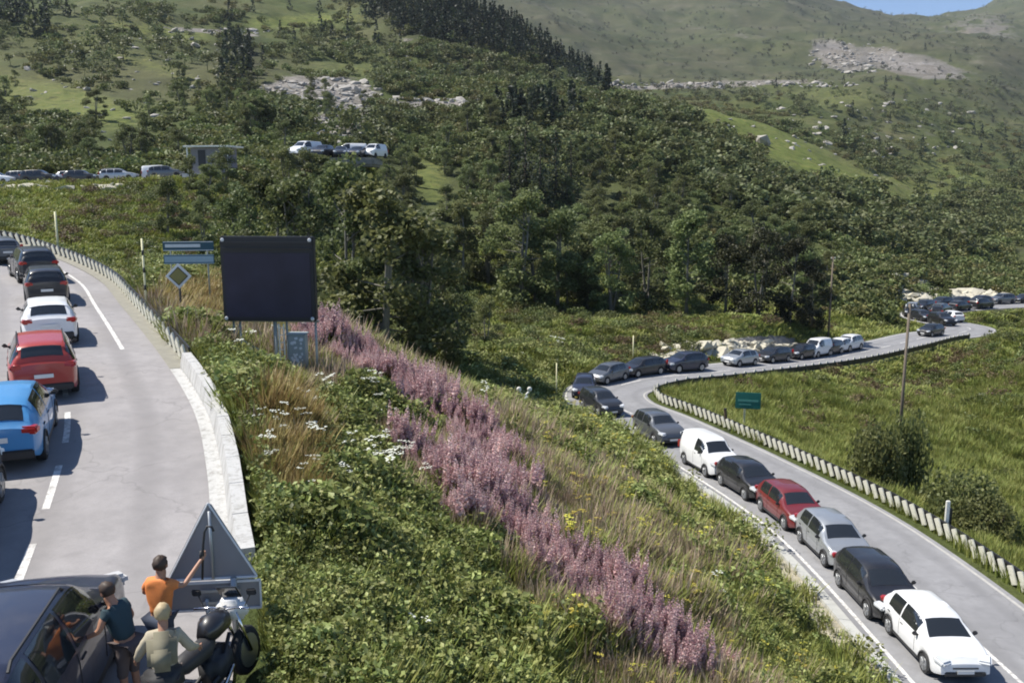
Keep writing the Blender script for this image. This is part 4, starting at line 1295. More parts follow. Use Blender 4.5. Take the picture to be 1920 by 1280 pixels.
_cm = {}
def car_meshes(kind):
    if kind in _cm: return _cm[kind]
    s = CarShape(kind); k = s.k; Lh, W = k['L']/2, k['W']
    D = {}
    D['body'] = s.body()
    D['windscreen'] = s.top_patch(k['ws'][0], k['ws'][1], .008)
    if kind == 'van':
        rw = MB()
        for sy in (-1, 1): rw.box((-Lh-.004, sy*.38, 1.42), (.02, .56, .44), bev=.005)
        D['rear_window'] = rw
    else: D['rear_window'] = s.top_patch(k['rw'][0], k['rw'][1], .010, .9)
    D['side'] = []
    for (a, b) in k['sw']:
        for sd in (1, -1): D['side'].append(s.patch(a, b, 4.12, 6.35, .007, sd))
    w = MB(); Rr = Matrix.Rotation(math.pi/2, 4, 'X')
    r = k['r']
    w.lathe([(r*.64, -.10), (r*.93, -.105), (r, -.07), (r, .07), (r*.93, .105), (r*.64, .10)], 20, M=Rr); D['tyre'] = w
    w = MB(); w.lathe([(r*.4, -.108), (r*.66, -.111), (r*.68, -.10), (r*.68, .10), (r*.66, .111), (r*.4, .108)], 16, M=Rr)
    for q in range(5):
        a = q*6.283/5
        for sg in (1, -1): w.box((math.cos(a)*r*.33, sg*.112, math.sin(a)*r*.33), (r*.62, .03, .07), rot=Euler((0, -a, 0)).to_matrix())
    D['rim'] = w
    u = MB(); u.box((0, 0, .40), (k['L']*.93, W*.80, .24)); D['floor'] = u
    zl = k['belt']*.73
    D['head'] = []
    for sd in (1, -1):
        m = MB(); yh = W/2*.68
        zt = float(np.interp(Lh-.18, s.gx, s.gz))
        m.box((Lh-.175, sd*(yh+.03), zt-.085), (.42, .40, .17), rot=Euler((0, R(14), -sd*R(26))).to_matrix(), bev=.055); D['head'].append(m)
    D['tail'] = []
    for sd in (1, -1):
        m = MB()
        if kind in ('van', 'estate'): m.box((-Lh+.03, sd*W/2*.86, 1.0), (.14, .15, .42), bev=.03)
        else: m.box((-Lh+.10, sd*W/2*.76, k['belt']-.03), (.24, .34, .17), rot=Euler((0, 0, sd*R(14))).to_matrix(), bev=.04)
        D['tail'].append(m)
    m = MB(); m.box((Lh-.035, 0, .56), (.10, W*.46, .10), bev=.03); m.box((Lh-.03, 0, .38), (.12, W*.70, .15), bev=.03); D['grille'] = m
    m = MB(); m.box((-Lh+.03, 0, .42), (.16, W*.82, .20), bev=.03); D['rear_bumper'] = m
    m = MB(); m.box((Lh+.035, 0, .45), (.015, .50, .11)); D['plate_f'] = m
    m = MB(); m.box((-Lh-.01, 0, .76 if kind != 'van' else .7), (.03, .50, .11)); D['plate_r'] = m
    trims = []
    for sd in (1, -1):
        m = MB(); m.box((-.2, sd*W/2*.965, .30), (k['L']*.5, .05, .11)); trims.append(m)
        for ax in k['ax']:
            ra = r+.05
            pts = [(ax+ra*math.cos(a), sd*(W/2*.985), r+ra*math.sin(a)) for a in np.linspace(-.15, math.pi+.15, 12)]
            m = MB(); m.tube(pts, .028, 5, cap=True); trims.append(m)
    D['mirror'] = []
    for sd in (1, -1):
        m = MB(); m.box((.74, sd*(W/2+.055), k['belt']+.06), (.11, .15, .12), bev=.035); m.box((.76, sd*(W/2-.05), k['belt']+.02), (.05, .16, .05)); D['mirror'].append(m)
    m = MB()
    for sd in (1, -1):
        zr = float(np.interp(0, s.gx, s.gz)); y = W/2*.67
        a, b = (-1.6, .1) if kind != 'suv' else (-1.75, .1)
        m.tube([(a, sd*y, zr-.03), (a+.1, sd*y, zr+.045), (b-.1, sd*y, zr+.045), (b, sd*y, zr-.02)], .02, 6)
    D['roof_rail'] = m
    # panel shut lines as thin dark seams
    D['seam'] = []; D['handle'] = []; D['sill_trim'] = trims
    for sd in (1, -1):
        for x in ([-.48, .62] if kind != 'van' else [-.12, .95]):
            pts = [s.S(x, v) for v in (1.2, 2, 3, 4.0)]
            pts = [Vector((p.x, p.y*sd*1.002, p.z)) for p in pts]
            m = MB(); m.tube(pts, .007, 4); D['seam'].append(m)
    for sd in (1, -1):
        for x in ([-1.25, -.30] if kind != 'van' else [.1]): m = MB(); m.box((x, sd*W/2*.99, k['belt']-.12), (.18, .03, .035), bev=.01); D['handle'].append(m)
    S_ = dict(smooth=True, angle=38)
    out = {'windscreen': D['windscreen'].mesh('windscreen', M_GLASS, smooth=True), 'rear_window': D['rear_window'].mesh('rear_window', M_GLASS, smooth=True),
           'side': [m.mesh('side_window', M_GLASS, smooth=True) for m in D['side']], 'tyre': D['tyre'].mesh('tyre', M_TYRE, **S_), 'rim': D['rim'].mesh('rim', M_RIM, **S_),
           'floor': D['floor'].mesh('underbody', M_TRIM), 'head': [m.mesh('headlight', M_LENS, **S_) for m in D['head']], 'tail': [m.mesh('tail_light', M_RED, **S_) for m in D['tail']],
           'grille': D['grille'].mesh('grille', M_TRIM), 'rear_bumper': D['rear_bumper'].mesh('bumper', M_TRIM, **S_), 'plate_f': D['plate_f'].mesh('number_plate', M_PLATE),
           'plate_r': D['plate_r'].mesh('number_plate', M_PLATE), 'sill_trim': [m.mesh('trim', M_TRIM) for m in D['sill_trim']], 'mirror': [m.mesh('mirror', M_TRIM, **S_) for m in D['mirror']],
           'roof_rail': D['roof_rail'].mesh('roof_rail', M_TRIM), 'seam': [m.mesh('door_seam', M_TRIM) for m in D['seam']], 'handle': [m.mesh('door_handle', M_TRIM) for m in D['handle']], '_body': D['body'], 'k': k}
    _cm[kind] = out
    return out
_bm = {}
def car(kind, color, loc, fwd, label, group, up=None, detail=2, rails=False, scale=1.0, trimless=False):
    """fwd: 3-D direction of travel"""
    M = car_meshes(kind)
    key = (kind, color.name)
    if key not in _bm: _bm[key] = M['_body'].mesh('body', color, smooth=True, angle=32)
    X = Vector(fwd).normalized(); Y_ = Vector((0, 0, 1)).cross(X).normalized(); Z = X.cross(Y_)
    rot = Matrix((X, Y_, Z)).transposed().to_euler()
    name = {'hatch': 'hatchback', 'suv': 'sport_utility', 'estate': 'estate_car', 'van': 'small_van'}[kind]
    r_ = empty(name, Vector(loc), rot=rot)
    r_.scale = (scale,)*3
    tag(r_, label, 'van' if kind == 'van' else 'car', group)
    link('body', _bm[key], r_)
    link('windscreen', M['windscreen'], r_); link('rear_window', M['rear_window'], r_)
    for m in M['side']: link('side_window', m, r_)
    k = M['k']
    for ax in k['ax']:
        for sd in (1, -1):
            w = link('wheel', M['tyre'], r_, (ax, sd*(k['W']/2-.115), k['r']))
            if detail > 0: link('rim', M['rim'], w)
    link('underbody', M['floor'], r_)
    for m in M['head']: link('headlight', m, r_)
    for m in M['tail']: link('tail_light', m, r_)
    link('grille', M['grille'], r_)
    if detail > 0:
        link('bumper', M['rear_bumper'], r_)
        link('number_plate', M['plate_f'], r_); link('number_plate', M['plate_r'], r_)
        for m in M['sill_trim']: link('trim', m, r_)
        for m in M['mirror']: link('mirror', m, r_)
    if detail > 1:
        for m in M['seam']: link('door_seam', m, r_)
        for m in M['handle']: link('door_handle', m, r_)
    if rails: link('roof_rail', M['roof_rail'], r_)
    return r_

WHITE = paint('white', (.74,.75,.76)); BLACKP = paint('black', (.012,.012,.015)); DKBLUE = paint('dark_blue', (.02,.025,.05)); REDP = paint('red', (.38,.04,.026), rough=.28)
WINE = paint('dark_red', (.15,.014,.016)); BLUE = paint('sky_blue', (.06,.25,.52)); SILVER = paint('silver', (.42,.44,.46), .6); GREY = paint('grey', (.13,.14,.155), .5); ANTH = paint('anthracite', (.035,.038,.045), .4)

def on_road(Lr, x, y, off):
    """pose on a road: nearest station to (x, y), shifted sideways"""
    q = offset_line(Lr, off)
    i = int(np.argmin((q[:, 0]-x)**2 + (q[:, 1]-y)**2)); i = min(max(i, 2), len(q)-3)
    T = Vector(q[i+2]) - Vector(q[i-2])
    return Vector(q[i]), T.normalized()
def queue(Lr, off, px, py, sgn, kind, color, label, group, jit=0.0, **kw):
    g = hit(px, py) if py < 2000 else None
    p, T = on_road(Lr, g.x, g.y, off + jit)
    yaw = R(random.uniform(-1.5, 1.5))
    T = Matrix.Rotation(yaw, 3, 'Z') @ T
    return car(kind, color, p + Vector((0, 0, .006)), T*sgn, label, group, **kw)

# upper road queue, seen from behind (driving away from the camera)
G_UP = 'cars queueing up the upper road'
OU = UP_HALF - 6.0
def upq(x, y, *a, **kw):
    p, T = on_road(UPPER, x, y, OU + kw.pop('jit', 0))
    T = Matrix.Rotation(R(random.uniform(-1.5, 1.5)), 3, 'Z') @ T
    return car(a[0], a[1], p + Vector((0, 0, .006)), T, a[2], G_UP, **kw)
# near car on its own lane, then the queue
p, T = on_road(UPPER, -5.85, 10.0, 4.5)
car('suv', DKBLUE, p + Vector((0, 0, .006)), T, 'dark blue car with roof rails in the bottom left corner beside the people', 'cars queueing up the upper road', rails=True)
OU = 3.0
upq(-10.8, 20.2, 'hatch', BLUE, 'sky blue hatchback behind the red car on the upper road', jit=-.3)
upq(-13.4, 25.6, 'suv', REDP, 'red car with orange red tail lights in front of the blue hatchback', rails=True, scale=.93, jit=.35)
upq(-16.6, 32.3, 'hatch', WHITE, 'white hatchback between the red car and the black cars on the upper road', jit=.75)
upq(-21.6, 41.0, 'suv', BLACKP, 'black tall car ahead of the white hatchback on the upper road', scale=.97, jit=1.0)
upq(-26.0, 48.0, 'suv', ANTH, 'dark grey tall car ahead of the black one on the upper road', rails=True, scale=1.05, jit=1.0)
upq(-31.5, 55.0, 'estate', GREY, 'grey car near the top of the queue on the upper road', detail=1, jit=.8)
upq(-37.5, 61.0, 'hatch', ANTH, 'dark hatchback at the left edge, farthest of the queue on the upper road', detail=1)
upq(-28.5, 49.2, 'estate', SILVER, 'silver car in the left lane at the left edge of the picture', jit=-3.6, detail=1)
upq(-10.4, 15.2, 'suv', ANTH, 'dark car just outside the left edge whose shadow falls on the upper road', jit=-.9)

G_LO = 'cars queueing on the lower road'
def loq(px, py, kind, color, label, jit=0, shift=1.15, group=G_LO, sgn=-1, **kw):
    g = hit(px, py); x, y = g.x, g.y
    q = offset_line(LOWER, -1.5 + jit)
    i = int(np.argmin((q[:, 0]-x)**2 + (q[:, 1]-y)**2)); s = arclen(q)
    sp = min(s[i] + shift, s[-1]-3)
    f = lambda v: Vector([float(np.interp(v, s, q[:, k])) for k in range(3)])
    T = (f(sp+1.2) - f(sp-1.2)).normalized()
    T = Matrix.Rotation(R(random.uniform(-1.5, 1.5)), 3, 'Z') @ T
    kw['scale'] = kw.get('scale', 1.0) * .94
    return car(kind, color, f(sp) + Vector((0, 0, .006)), T*sgn, label, group, **kw)
loq(1762, 1262, 'hatch', WHITE, 'white car with dark windscreen at the bottom right, nearest on the lower road', scale=.97)
loq(1690, 1165, 'hatch', BLACKP, 'black car close behind the nearest white car on the lower road', jit=-.2, scale=1.0)
loq(1578, 1068, 'hatch', SILVER, 'silver hatchback in front of the dark red car on the lower road')
loq(1476, 998, 'hatch', WINE, 'dark red hatchback between the silver and the black car on the lower road')
loq(1385, 942, 'hatch', BLACKP, 'black low car between the dark red car and the white van')
loq(1325, 898, 'van', WHITE, 'small white van with no rear side windows on the lower road', jit=-.1)
loq(1198, 836, 'suv', GREY, 'slate grey tall car before the bend of the hairpin')
loq(1110, 784, 'suv', ANTH, 'dark tall car at the outer edge of the hairpin', scale=.95)
loq(1110, 750, 'hatch', DKBLUE, 'dark blue hatchback in the middle of the hairpin')
loq(1185, 730, 'hatch', GREY, 'grey hatchback with light flank leaving the hairpin')
loq(1240, 720, 'estate', BLACKP, 'black car just beyond the hairpin')
loq(1310, 712, 'suv', DKBLUE, 'dark blue tall car with a white strip beyond the hairpin', scale=1.0)
loq(1420, 697, 'hatch', SILVER, 'pale silver car below the pale roadside rocks', detail=1)
loq(1490, 691, 'estate', ANTH, 'dark car before the white van on the far stretch', detail=1)
loq(1542, 684, 'hatch', BLACKP, 'black hatchback touching the far white van on its near side', detail=1)
loq(1580, 681, 'van', WHITE, 'white van among dark cars on the far stretch of the lower road', detail=1)
loq(1610, 677, 'hatch', ANTH, 'dark hatchback just behind the far white van', detail=1)
loq(1640, 673, 'hatch', WHITE, 'white hatchback near the tall wooden pole', detail=1)
loq(1668, 670, 'suv', WHITE, 'white tall car directly behind the tall wooden pole', detail=1)
loq(1762, 636, 'hatch', BLACKP, 'black car alone where the far road turns uphill', detail=1, jit=1.2)
G_FAR = 'cars parked in the far bend of the lower road'
SQ = arclen(offset_line(LOWER, -1.8)); s0_ = s_at(offset_line(LOWER, -1.8), 57, 117)
for i, (kk, cc, lb) in enumerate([('suv',BLACKP,'black tall car at the foot of the pale rocks, first in the far bend'),('hatch',ANTH,'dark grey hatchback second in the far bend row'),('suv',BLACKP,'black tall car third in the far bend row'),('hatch',SILVER,'silver hatchback between black cars in the far bend row'),
        ('estate',BLACKP,'long black car fifth in the far bend row'),('suv',ANTH,'dark grey tall car sixth in the far bend row'),('hatch',BLACKP,'small black hatchback seventh in the far bend row'),('hatch',DKBLUE,'dark blue hatchback eighth in the far bend row'),('suv',GREY,'grey tall car ninth in the far bend row'),('hatch',BLACKP,'black hatchback tenth and last of the far bend row')]):
    q = offset_line(LOWER, -1.8); s = s0_ + i*4.95
    f = lambda v: Vector([float(np.interp(v, SQ, q[:, k])) for k in range(3)])
    car(kk, cc, f(s) + Vector((0, 0, .006)), (f(s-1) - f(s+1)).normalized(), lb, G_FAR, detail=0)
for i, (kk, cc, lb) in enumerate([('hatch',WHITE,'white hatchback beside the row in the far bend'),('suv',BLACKP,'black tall car passing the row in the far bend'),('estate',GREY,'grey estate car beside the silver one in the far bend'),('hatch',ANTH,'dark hatchback beside the eighth car in the far bend'),('suv',BLACKP,'black tall car last beside the row in the far bend')]):
    q = offset_line(LOWER, 1.6); sq = arclen(q); s = s_at(q, 60, 121) + i*5.6
    f = lambda v: Vector([float(np.interp(v, sq, q[:, k])) for k in range(3)])
    car(kk, cc, f(s) + Vector((0, 0, .006)), (f(s+1) - f(s-1)).normalized(), lb, G_FAR, detail=0)

G_BK = 'cars parked along the far road at the upper left'
def bkq(x, kind, color, label, off=-1.2, sgn=1):
    q = offset_line(BACK, off); i = int(np.argmin(np.abs(q[:, 0]-x)))
    T = (Vector(q[i+2]) - Vector(q[i-2])).normalized()
    car(kind, color, Vector(q[i]) + Vector((0, 0, .026)), T*sgn, label, G_BK, detail=0)
for x, kk, cc, lb in [(-66.5,'hatch',WHITE,'white car leftmost on the far upper left road'),(-61.2,'suv',BLACKP,'black tall car right of the white one on the far upper left road'),(-56.0,'hatch',ANTH,'dark grey car in the middle of the far upper left row'),
                      (-51.3,'estate',SILVER,'silver car near the right end of the far upper left row'),(-46.0,'suv',GREY,'grey car last at the right end of the far upper left row')]:
    bkq(x, kk, cc, lb)
for x, kk, cc, lb in [(-64.5,'suv',GREY,'grey tall car behind the white one in the far upper left row'),(-58.6,'hatch',WHITE,'white hatchback half hidden behind the black car of the far upper left row'),(-53.0,'suv',BLACKP,'black tall car in the rear row at the far upper left'),(-48.0,'van',WHITE,'white van in the rear row at the far upper left')]:
    bkq(x, kk, cc, lb, off=-3.9)

# far car park in the trees: flat gravel shelf with parked vans, a trailer tent and a shelter hut
def shelf(px, py, Y):
    a, b, c = ray(px, py); k = Y / b
    return Vector((a*k, Y, CAM_H + c*k))
pk = shelf(630, 296, 122)
m = MB(); m.box((-.2, 1.5, -.6), (11.4, 8.0, 1.2), bev=.3)
tag(m.build('parking_shelf', simple('gravel', (.22,.21,.18), .95, wear=.3, scale=2), loc=pk), 'pale gravel shelf among the trees carrying far parked vans', kind='structure')
G_PK = 'vehicles on the gravel shelf among the far trees'
for dx, dy, yaw, kk, cc, lb, sc in [(-3.9,-.6,62,'van',WHITE,'white van at the left end of the gravel shelf in the trees',1.18),(-1.5,-.9,80,'suv',BLACKP,'black car right of the white van on the gravel shelf',1.0),
        (.9,-.9,95,'hatch',ANTH,'dark car in the middle of the gravel shelf',1.0),(3.0,-.3,80,'hatch',BLACKP,'black car at the right of the gravel shelf',1.0),
        (1.3,3.2,10,'van',WHITE,'white van parked across the back of the gravel shelf',1.1),(4.9,2.2,70,'van',WHITE,'white van at the right rear corner of the gravel shelf',1.05)]:
    a = R(yaw + 180); car(kk, cc, pk + Vector((dx, dy, .006)), (math.cos(a), math.sin(a), 0), lb, G_PK, detail=0, scale=sc)

# shelter hut with a white flat roof
M_HUT = simple('grey_render', (.22,.21,.22), .85, wear=.2)
hp = shelf(402, 304, 119)
hut = empty('shelter_hut', hp, R(-8)); tag(hut, 'small grey hut with a white flat roof among the far trees', 'hut')
m = MB(); m.box((0, 0, .1), (4.8, 3.2, 3.4)); m.build('wall', M_HUT, hut)
m = MB(); m.box((0, 0, 1.95), (6.3, 4.4, .20), bev=.03); m.build('roof', M_WHITE, hut)
m = MB(); m.box((-.9, -1.615, .5), (1.0, .05, 2.0)); m.build('door', M_TRIM, hut)
m = MB(); m.box((1.2, -1.615, .9), (1.3, .05, .8)); m.build('window', M_GLASS, hut)
m = MB()
for sx in (-1, 1): m.box((sx*2.75, -1.85, .05), (.16, .16, 3.5))
m.build('post', M_WHITE, hut)
m = MB(); m.box((.2, 0, -2.2), (7, 5, 1.4)); m.build('base', M_CONC, hut)

# ------------------------------------------------------------------ message board
M_BOARD = NT('board_black')
nz = M_BOARD.noise(1.1, 3, .5, M_BOARD.obj())
M_BOARD.bsdf(M_BOARD.ramp(nz, [(.3, (.022,.018,.032)), (.7, (.038,.032,.056))]), .55, spec=.4); M_BOARD = M_BOARD.mat
M_FRAME = simple('board_frame_dark', (.022,.021,.024), .5)
M_POST = simple('post_grey', (.36,.38,.34), .55, metal=.3, wear=.2)
bp_ = shelf(515, 732, 32.0)
bz = bp_.z; BW, BH = 3.40, 3.05
brd = empty('message_board', (bp_.x, bp_.y, bz), R(-3)); tag(brd, 'large dark electronic message board, unlit, on steel legs above the flowery bank', 'message board')
zc = 2.62 + BH/2
m = MB(); m.box((0, 0, zc), (BW, .34, BH), bev=.04); m.build('casing', M_FRAME, brd)
m = MB(); m.box((0, -.185, zc - .22), (BW - .26, .03, BH - .72)); m.build('display', M_BOARD, brd)
m = MB(); m.box((0, -.20, zc + BH/2 - .22), (BW - .06, .10, .07), bev=.01); m.box((0, -.23, zc + BH/2 - .42), (BW-.2, .14, .03), bev=.008); m.build('visor', M_FRAME, brd)
for sx in (-1, 1):
    for z_ in (zc + BH/2 - .12, zc - BH/2 + .1):
        m = MB(); m.lathe([(.055, 0), (.07, .02), (.05, .05)], 12, M=Matrix.Translation((sx*(BW/2-.12), -.19, z_)) @ Matrix.Rotation(R(90), 4, 'X')); m.build('flasher', M_LENS, brd)
for i, x in enumerate((-1.42, -1.18, .12, .55, 1.62)):
    m = MB(); m.tube([(x, .05, -1.2), (x, .05, 2.75)], .045 if i != 2 else .075, 8); m.build('leg', M_POST, brd, smooth=True)
m = MB()
m.tube([(-1.42, .05, 1.9), (-1.18, .05, 2.55)], .03, 6); m.tube([(-1.18, .05, 1.9), (.12, .05, 1.15)], .025, 6); m.tube([(-1.7, .05, 2.6), (1.75, .05, 2.6)], .04, 6); m.build('brace', M_POST, brd)
M_CAB = simple('cabinet_blue_grey', (.28,.33,.34), .5)
M_STK = simple('sticker_white', (.62,.66,.70), .5)
m = MB(); m.box((.92, .12, .95), (.62, .42, 2.3), bev=.02); m.box((.92, .12, 2.13), (.7, .5, .06), bev=.01)
cabi = m.build('cabinet', M_CAB, brd)
m = MB()
rs = random.Random(4)
for _ in range(26): m.box((.92 + rs.uniform(-.2, .2), -.093 - rs.uniform(0, .004), 1.45 + rs.uniform(-.5, .6)), (rs.uniform(.05, .13), .006, rs.uniform(.05, .12)), rot=(0, R(rs.uniform(-30, 30)), 0))
m.build('sticker', M_STK, cabi)
m = MB(); m.tube([(.28, -.04, 0), (.28, -.04, 2.5)], .03, 6); m.tube([(.46, -.04, 0), (.46, -.04, 2.5)], .03, 6)
for k in range(9): m.tube([(.28, -.04, .2+.27*k), (.46, -.04, .2+.27*k)], .015, 5)
m.build('ladder', M_WHITE, brd)

# blue direction sign: two boards on posts
M_SBLUE = simple('sign_blue', (.025,.085,.12), .45); M_SPALE = simple('sign_pale_blue', (.38,.50,.56), .45); M_SWHITE = simple('sign_white', (.70,.72,.72), .45)
def sign_root(px, py, Y, rz, name, label, cat, group=None):
    p_ = shelf(px, py, Y); g = H(p_.x, p_.y)
    r_ = empty(name, (p_.x, p_.y, g), R(rz)); tag(r_, label, cat, group)
    return r_, p_.z - g
r_, hz = sign_root(355, 492, 50, 8, 'direction_sign', 'blue and white direction sign with two stacked boards behind the dry grass', 'road sign')
for k, (z_, mt) in enumerate(((.92, M_SBLUE), (.18, M_SPALE))):
    b = MB(); b.box((0, 0, hz + z_), (2.75, .06, .52), bev=.02); bb = b.build('sign_board', M_SBLUE, r_)
    b = MB(); b.box((-.3 + .1*k, -.034, hz + z_ + .02), (1.9, .012, .18)); b.box((0, -.034, hz+z_-.235), (2.7, .012, .04)); b.box((0, -.034, hz+z_+.235), (2.7, .012, .04)); b.build('stripe', M_SPALE if k else M_SWHITE, bb)
    if k: 
        b = MB(); b.box((.0, -.033, hz + z_), (2.66, .008, .34)); b.build('panel', M_SPALE, bb)
for x in (-1.0, 1.0):
    b = MB(); b.tube([(x, .07, -.3), (x, .07, hz+1.15)], .045, 8); b.build('post', M_POST, r_, smooth=True)

# priority diamond
r_, hz = sign_root(338, 562, 37, 4, 'priority_sign', 'diamond sign with white rim and olive yellow centre on a dark post', 'road sign')
g_ = H(*r_.location[:2])
M_YEL = simple('faded_yellow', (.24,.21,.06), .5)
dz_ = 1.0
for s_, th, mt, nm in ((.76, .03, M_SWHITE, 'rim'), (.56, .012, M_FRAME, 'border'), (.50, .012, M_YEL, 'face')):
    b = MB(); b.box((0, -.02 if s_ > .7 else (-.043 if s_ > .53 else -.052), hz + dz_), (s_, th, s_), rot=(0, R(45), 0), bev=.006); b.build(nm, mt, r_)
b = MB(); b.tube([(0, .03, -.4), (0, .03, hz+dz_+.3)], .05, 8); b.build('post', M_TRIM, r_, smooth=True)

def snow_pole(px, py, Y, h, label, bands=True, r=.045, col_=M_CREAM):
    r_, hz = sign_root(px, py, Y, 0, 'snow_pole', label, 'pole', 'snow poles')
    b = MB(); b.tube([(0, 0, -.3), (0, 0, h)], r, 8); b.build('shaft', col_, r_, smooth=True)
    if bands:
        for k in range(3):
            b = MB(); z_ = h*(.35+.22*k); b.tube([(0, 0, z_), (0, 0, z_+.22)], r+.004, 8); b.build('band', M_BLACK, r_, smooth=True)
    return r_
snow_pole(110, 474, 59.5, 2.8, 'cream coloured pole behind the barrier at the upper left', False, .075)
snow_pole(277, 605, 37.0, 3.3, 'yellow and black banded snow pole behind the barrier of the upper road', True)
snow_pole(1043, 765, 60.5, 2.9, 'thin olive snow pole left of the hairpin', False, .04)
snow_pole(1186, 705, 76, 2.2, 'short yellow green post above the cars in the hairpin', False, .05)
snow_pole(1515, 420, 128, 4.2, 'pale short pole high among the trees right of the wood', False, .12, M_WHITE)

# white twin-lamp marker left of the hairpin
r_, hz = sign_root(983, 742, 52, 0, 'marker_post', 'white post with two round lamps left of the hairpin', 'post'); r_.scale = (1.45,)*3
b = MB(); b.tube([(0, 0, -.3), (0, 0, .9)], [.12, .09], 8); b.tube([(0, 0, .75), (0, 0, 1.0)], .16, 8); b.build('post', M_WHITE, r_, smooth=True)
for sx in (-1, 1):
    b = MB(); b.tube([(0, 0, .98), (sx*.2, 0, 1.18)], .04, 6); b.lathe([(.04, -.04), (.10, -.03), (.10, .03), (.04, .04)], 14, M=Matrix.Translation((sx*.22, 0, 1.28)) @ Matrix.Rotation(R(90), 4, 'X')); b.build('lamp', M_WHITE, r_, smooth=True)

# green sign and brown post inside the hairpin
r_, hz = sign_root(1400, 808, 53.5, -12, 'green_sign', 'teal green sign on a pale post beyond the barrier of the lower road', 'road sign'); r_.scale = (1.22,)*3
M_TEAL = simple('sign_teal', (.012,.16,.125), .5)
b = MB(); b.box((0, 0, 1.65), (1.25, .05, .85), bev=.02); bb = b.build('sign_board', M_TEAL, r_)
b = MB(); b.box((0, -.03, 1.65), (1.0, .01, .10)); b.box((-.15, -.03, 1.45), (.6, .01, .06)); b.build('stripe', simple('sign_teal_light', (.10,.32,.26), .5), bb)
b = MB(); b.tube([(-.15, .06, -.3), (-.15, .06, 2.0)], .05, 8); b.build('post', M_CREAM, r_, smooth=True)
r_, hz = sign_root(1363, 805, 53.0, 0, 'brown_post', 'leaning brown wooden post left of the teal sign', 'post')
M_WOOD = simple('weathered_wood', (.13,.085,.05), .9, wear=.35)
b = MB(); b.box((-.06, 0, .5), (.16, .14, 1.5), rot=(0, R(-9), 0), bev=.02); b.build('shaft', M_WOOD, r_)
b = MB(); b.box((-.16, 0, 1.24), (.18, .16, .08), rot=(0, R(-9), 0), bev=.02); b.build('cap', M_BLACK, r_)

# poles
M_POLE = simple('pole_wood', (.16,.13,.10), .9, wear=.35, scale=2)
def pole(px, py, Y, h, label, r=.13, arm=False):
    r_, hz = sign_root(px, py, Y, 0, 'utility_pole', label, 'pole', 'wooden poles right of the wood')
    b = MB(); b.tube([(0, 0, -.5), (0, 0, h)], [r, r*.7], 10); b.build('shaft', M_POLE, r_, smooth=True)
    b = MB(); b.box((0, 0, h-.25), (1.3 if arm else .5, .1, .1)); ar = b.build('crossarm', M_POLE, r_)
    for sx in ((-.55, 0, .55) if arm else (-.2, .2)):
        b = MB(); b.lathe([(.03, 0), (.05, .04), (.03, .08), (.05, .11), (.02, .15)], 10, M=Matrix.Translation((sx, 0, h-.19))); b.build('insulator', M_WHITE, ar, smooth=True)
pole(1687, 812, 53, 9.9, 'tall dark wooden pole in front of the far bend of the lower road', .11)
pole(1556, 582, 97, 9.2, 'pale wooden pole at the right end of the dark tree clump', .12)
# white marker post with black back
r_, hz = sign_root(1779, 958, 33.6, -10, 'delineator_post', 'white flat marker post with a dark edge behind the near barrier', 'post')
b = MB(); b.box((-.05, 0, .65), (.15, .12, 1.7), bev=.02); b.build('shaft', M_WHITE, r_)
b = MB(); b.box((.075, .02, .5), (.10, .14, 1.36), bev=.01); b.build('back_plate', M_BLACK, r_)

# ------------------------------------------------------------------ triangular sign seen from behind
M_BACK = simple('sign_back_grey', (.30,.30,.315), .5, metal=.25, wear=.15, scale=2)
M_RIMW = simple('sign_rim_light', (.74,.74,.74), .5)
ts = empty('warning_sign', (-4.28, 11.9, 0.0), R(7))
tag(ts, 'grey back of a triangular warning sign with a rectangular plate under it by the parapet', 'road sign')
def plate(V2, y, th):
    n = len(V2); V = [(a, y, b) for a, b in V2] + [(a, y+th, b) for a, b in V2]
    return V, [tuple(range(n)), tuple(reversed(range(n, 2*n)))] + [(i, (i+1) % n, n+(i+1) % n, n+i) for i in range(n)]
zt0 = .99
tri = [(-.60, 0), (-.58, -.04), (.58, -.04), (.62, 0), (.60, .04), (.04, 1.08), (0, 1.10), (-.04, 1.08), (-.60, .04)]
b = MB(); b.add(*plate([(x, z+zt0) for x, z in tri], 0, .025)); b.build('plate', M_BACK, ts)
b = MB()
c3 = [Vector((-.61, -.015, zt0-.02)), Vector((.62, -.015, zt0-.02)), Vector((0, -.015, zt0+1.11))]
b.tube([c3[0], c3[1]], .02, 6); b.tube([c3[1], c3[2]], .014, 6); b.tube([c3[2], c3[0]], .014, 6); b.build('rim', M_RIMW, ts)
b = MB(); b.box((.03, .0, zt0 - .28), (1.24, .03, .42), bev=.01); b.build('plate', M_BACK, ts)
b = MB()
for z_ in (zt0-.075, zt0-.49): b.box((.03, -.02, z_), (1.27, .03, .03))
for x_ in (-.60, .66): b.box((x_, -.02, zt0-.28), (.025, .03, .42))
b.build('rim', M_RIMW, ts)
b = MB(); b.tube([(.30, -.06, -.2), (.30, -.06, zt0+.0)], .045, 10); b.build('post', M_STEEL, ts, smooth=True)
b = MB(); b.tube([(.02, -.05, zt0), (.02, -.05, zt0+1.0)], .022, 8); b.build('post', M_STEEL, ts, smooth=True)
b = MB(); b.tube([(-.08, -.06, -.2), (-.08, -.06, zt0-.3)], .03, 8)
b.build('post', M_STEEL, ts, smooth=True)
for z_ in (zt0-.18, zt0-.36):
    b = MB(); b.box((.11, -.07, z_), (.55, .03, .04)); b.lathe([(.058, -.03), (.062, 0), (.058, .03)], 10, M=Matrix.Translation((.30, -.06, z_))); b.build('bracket', M_STEEL, ts)
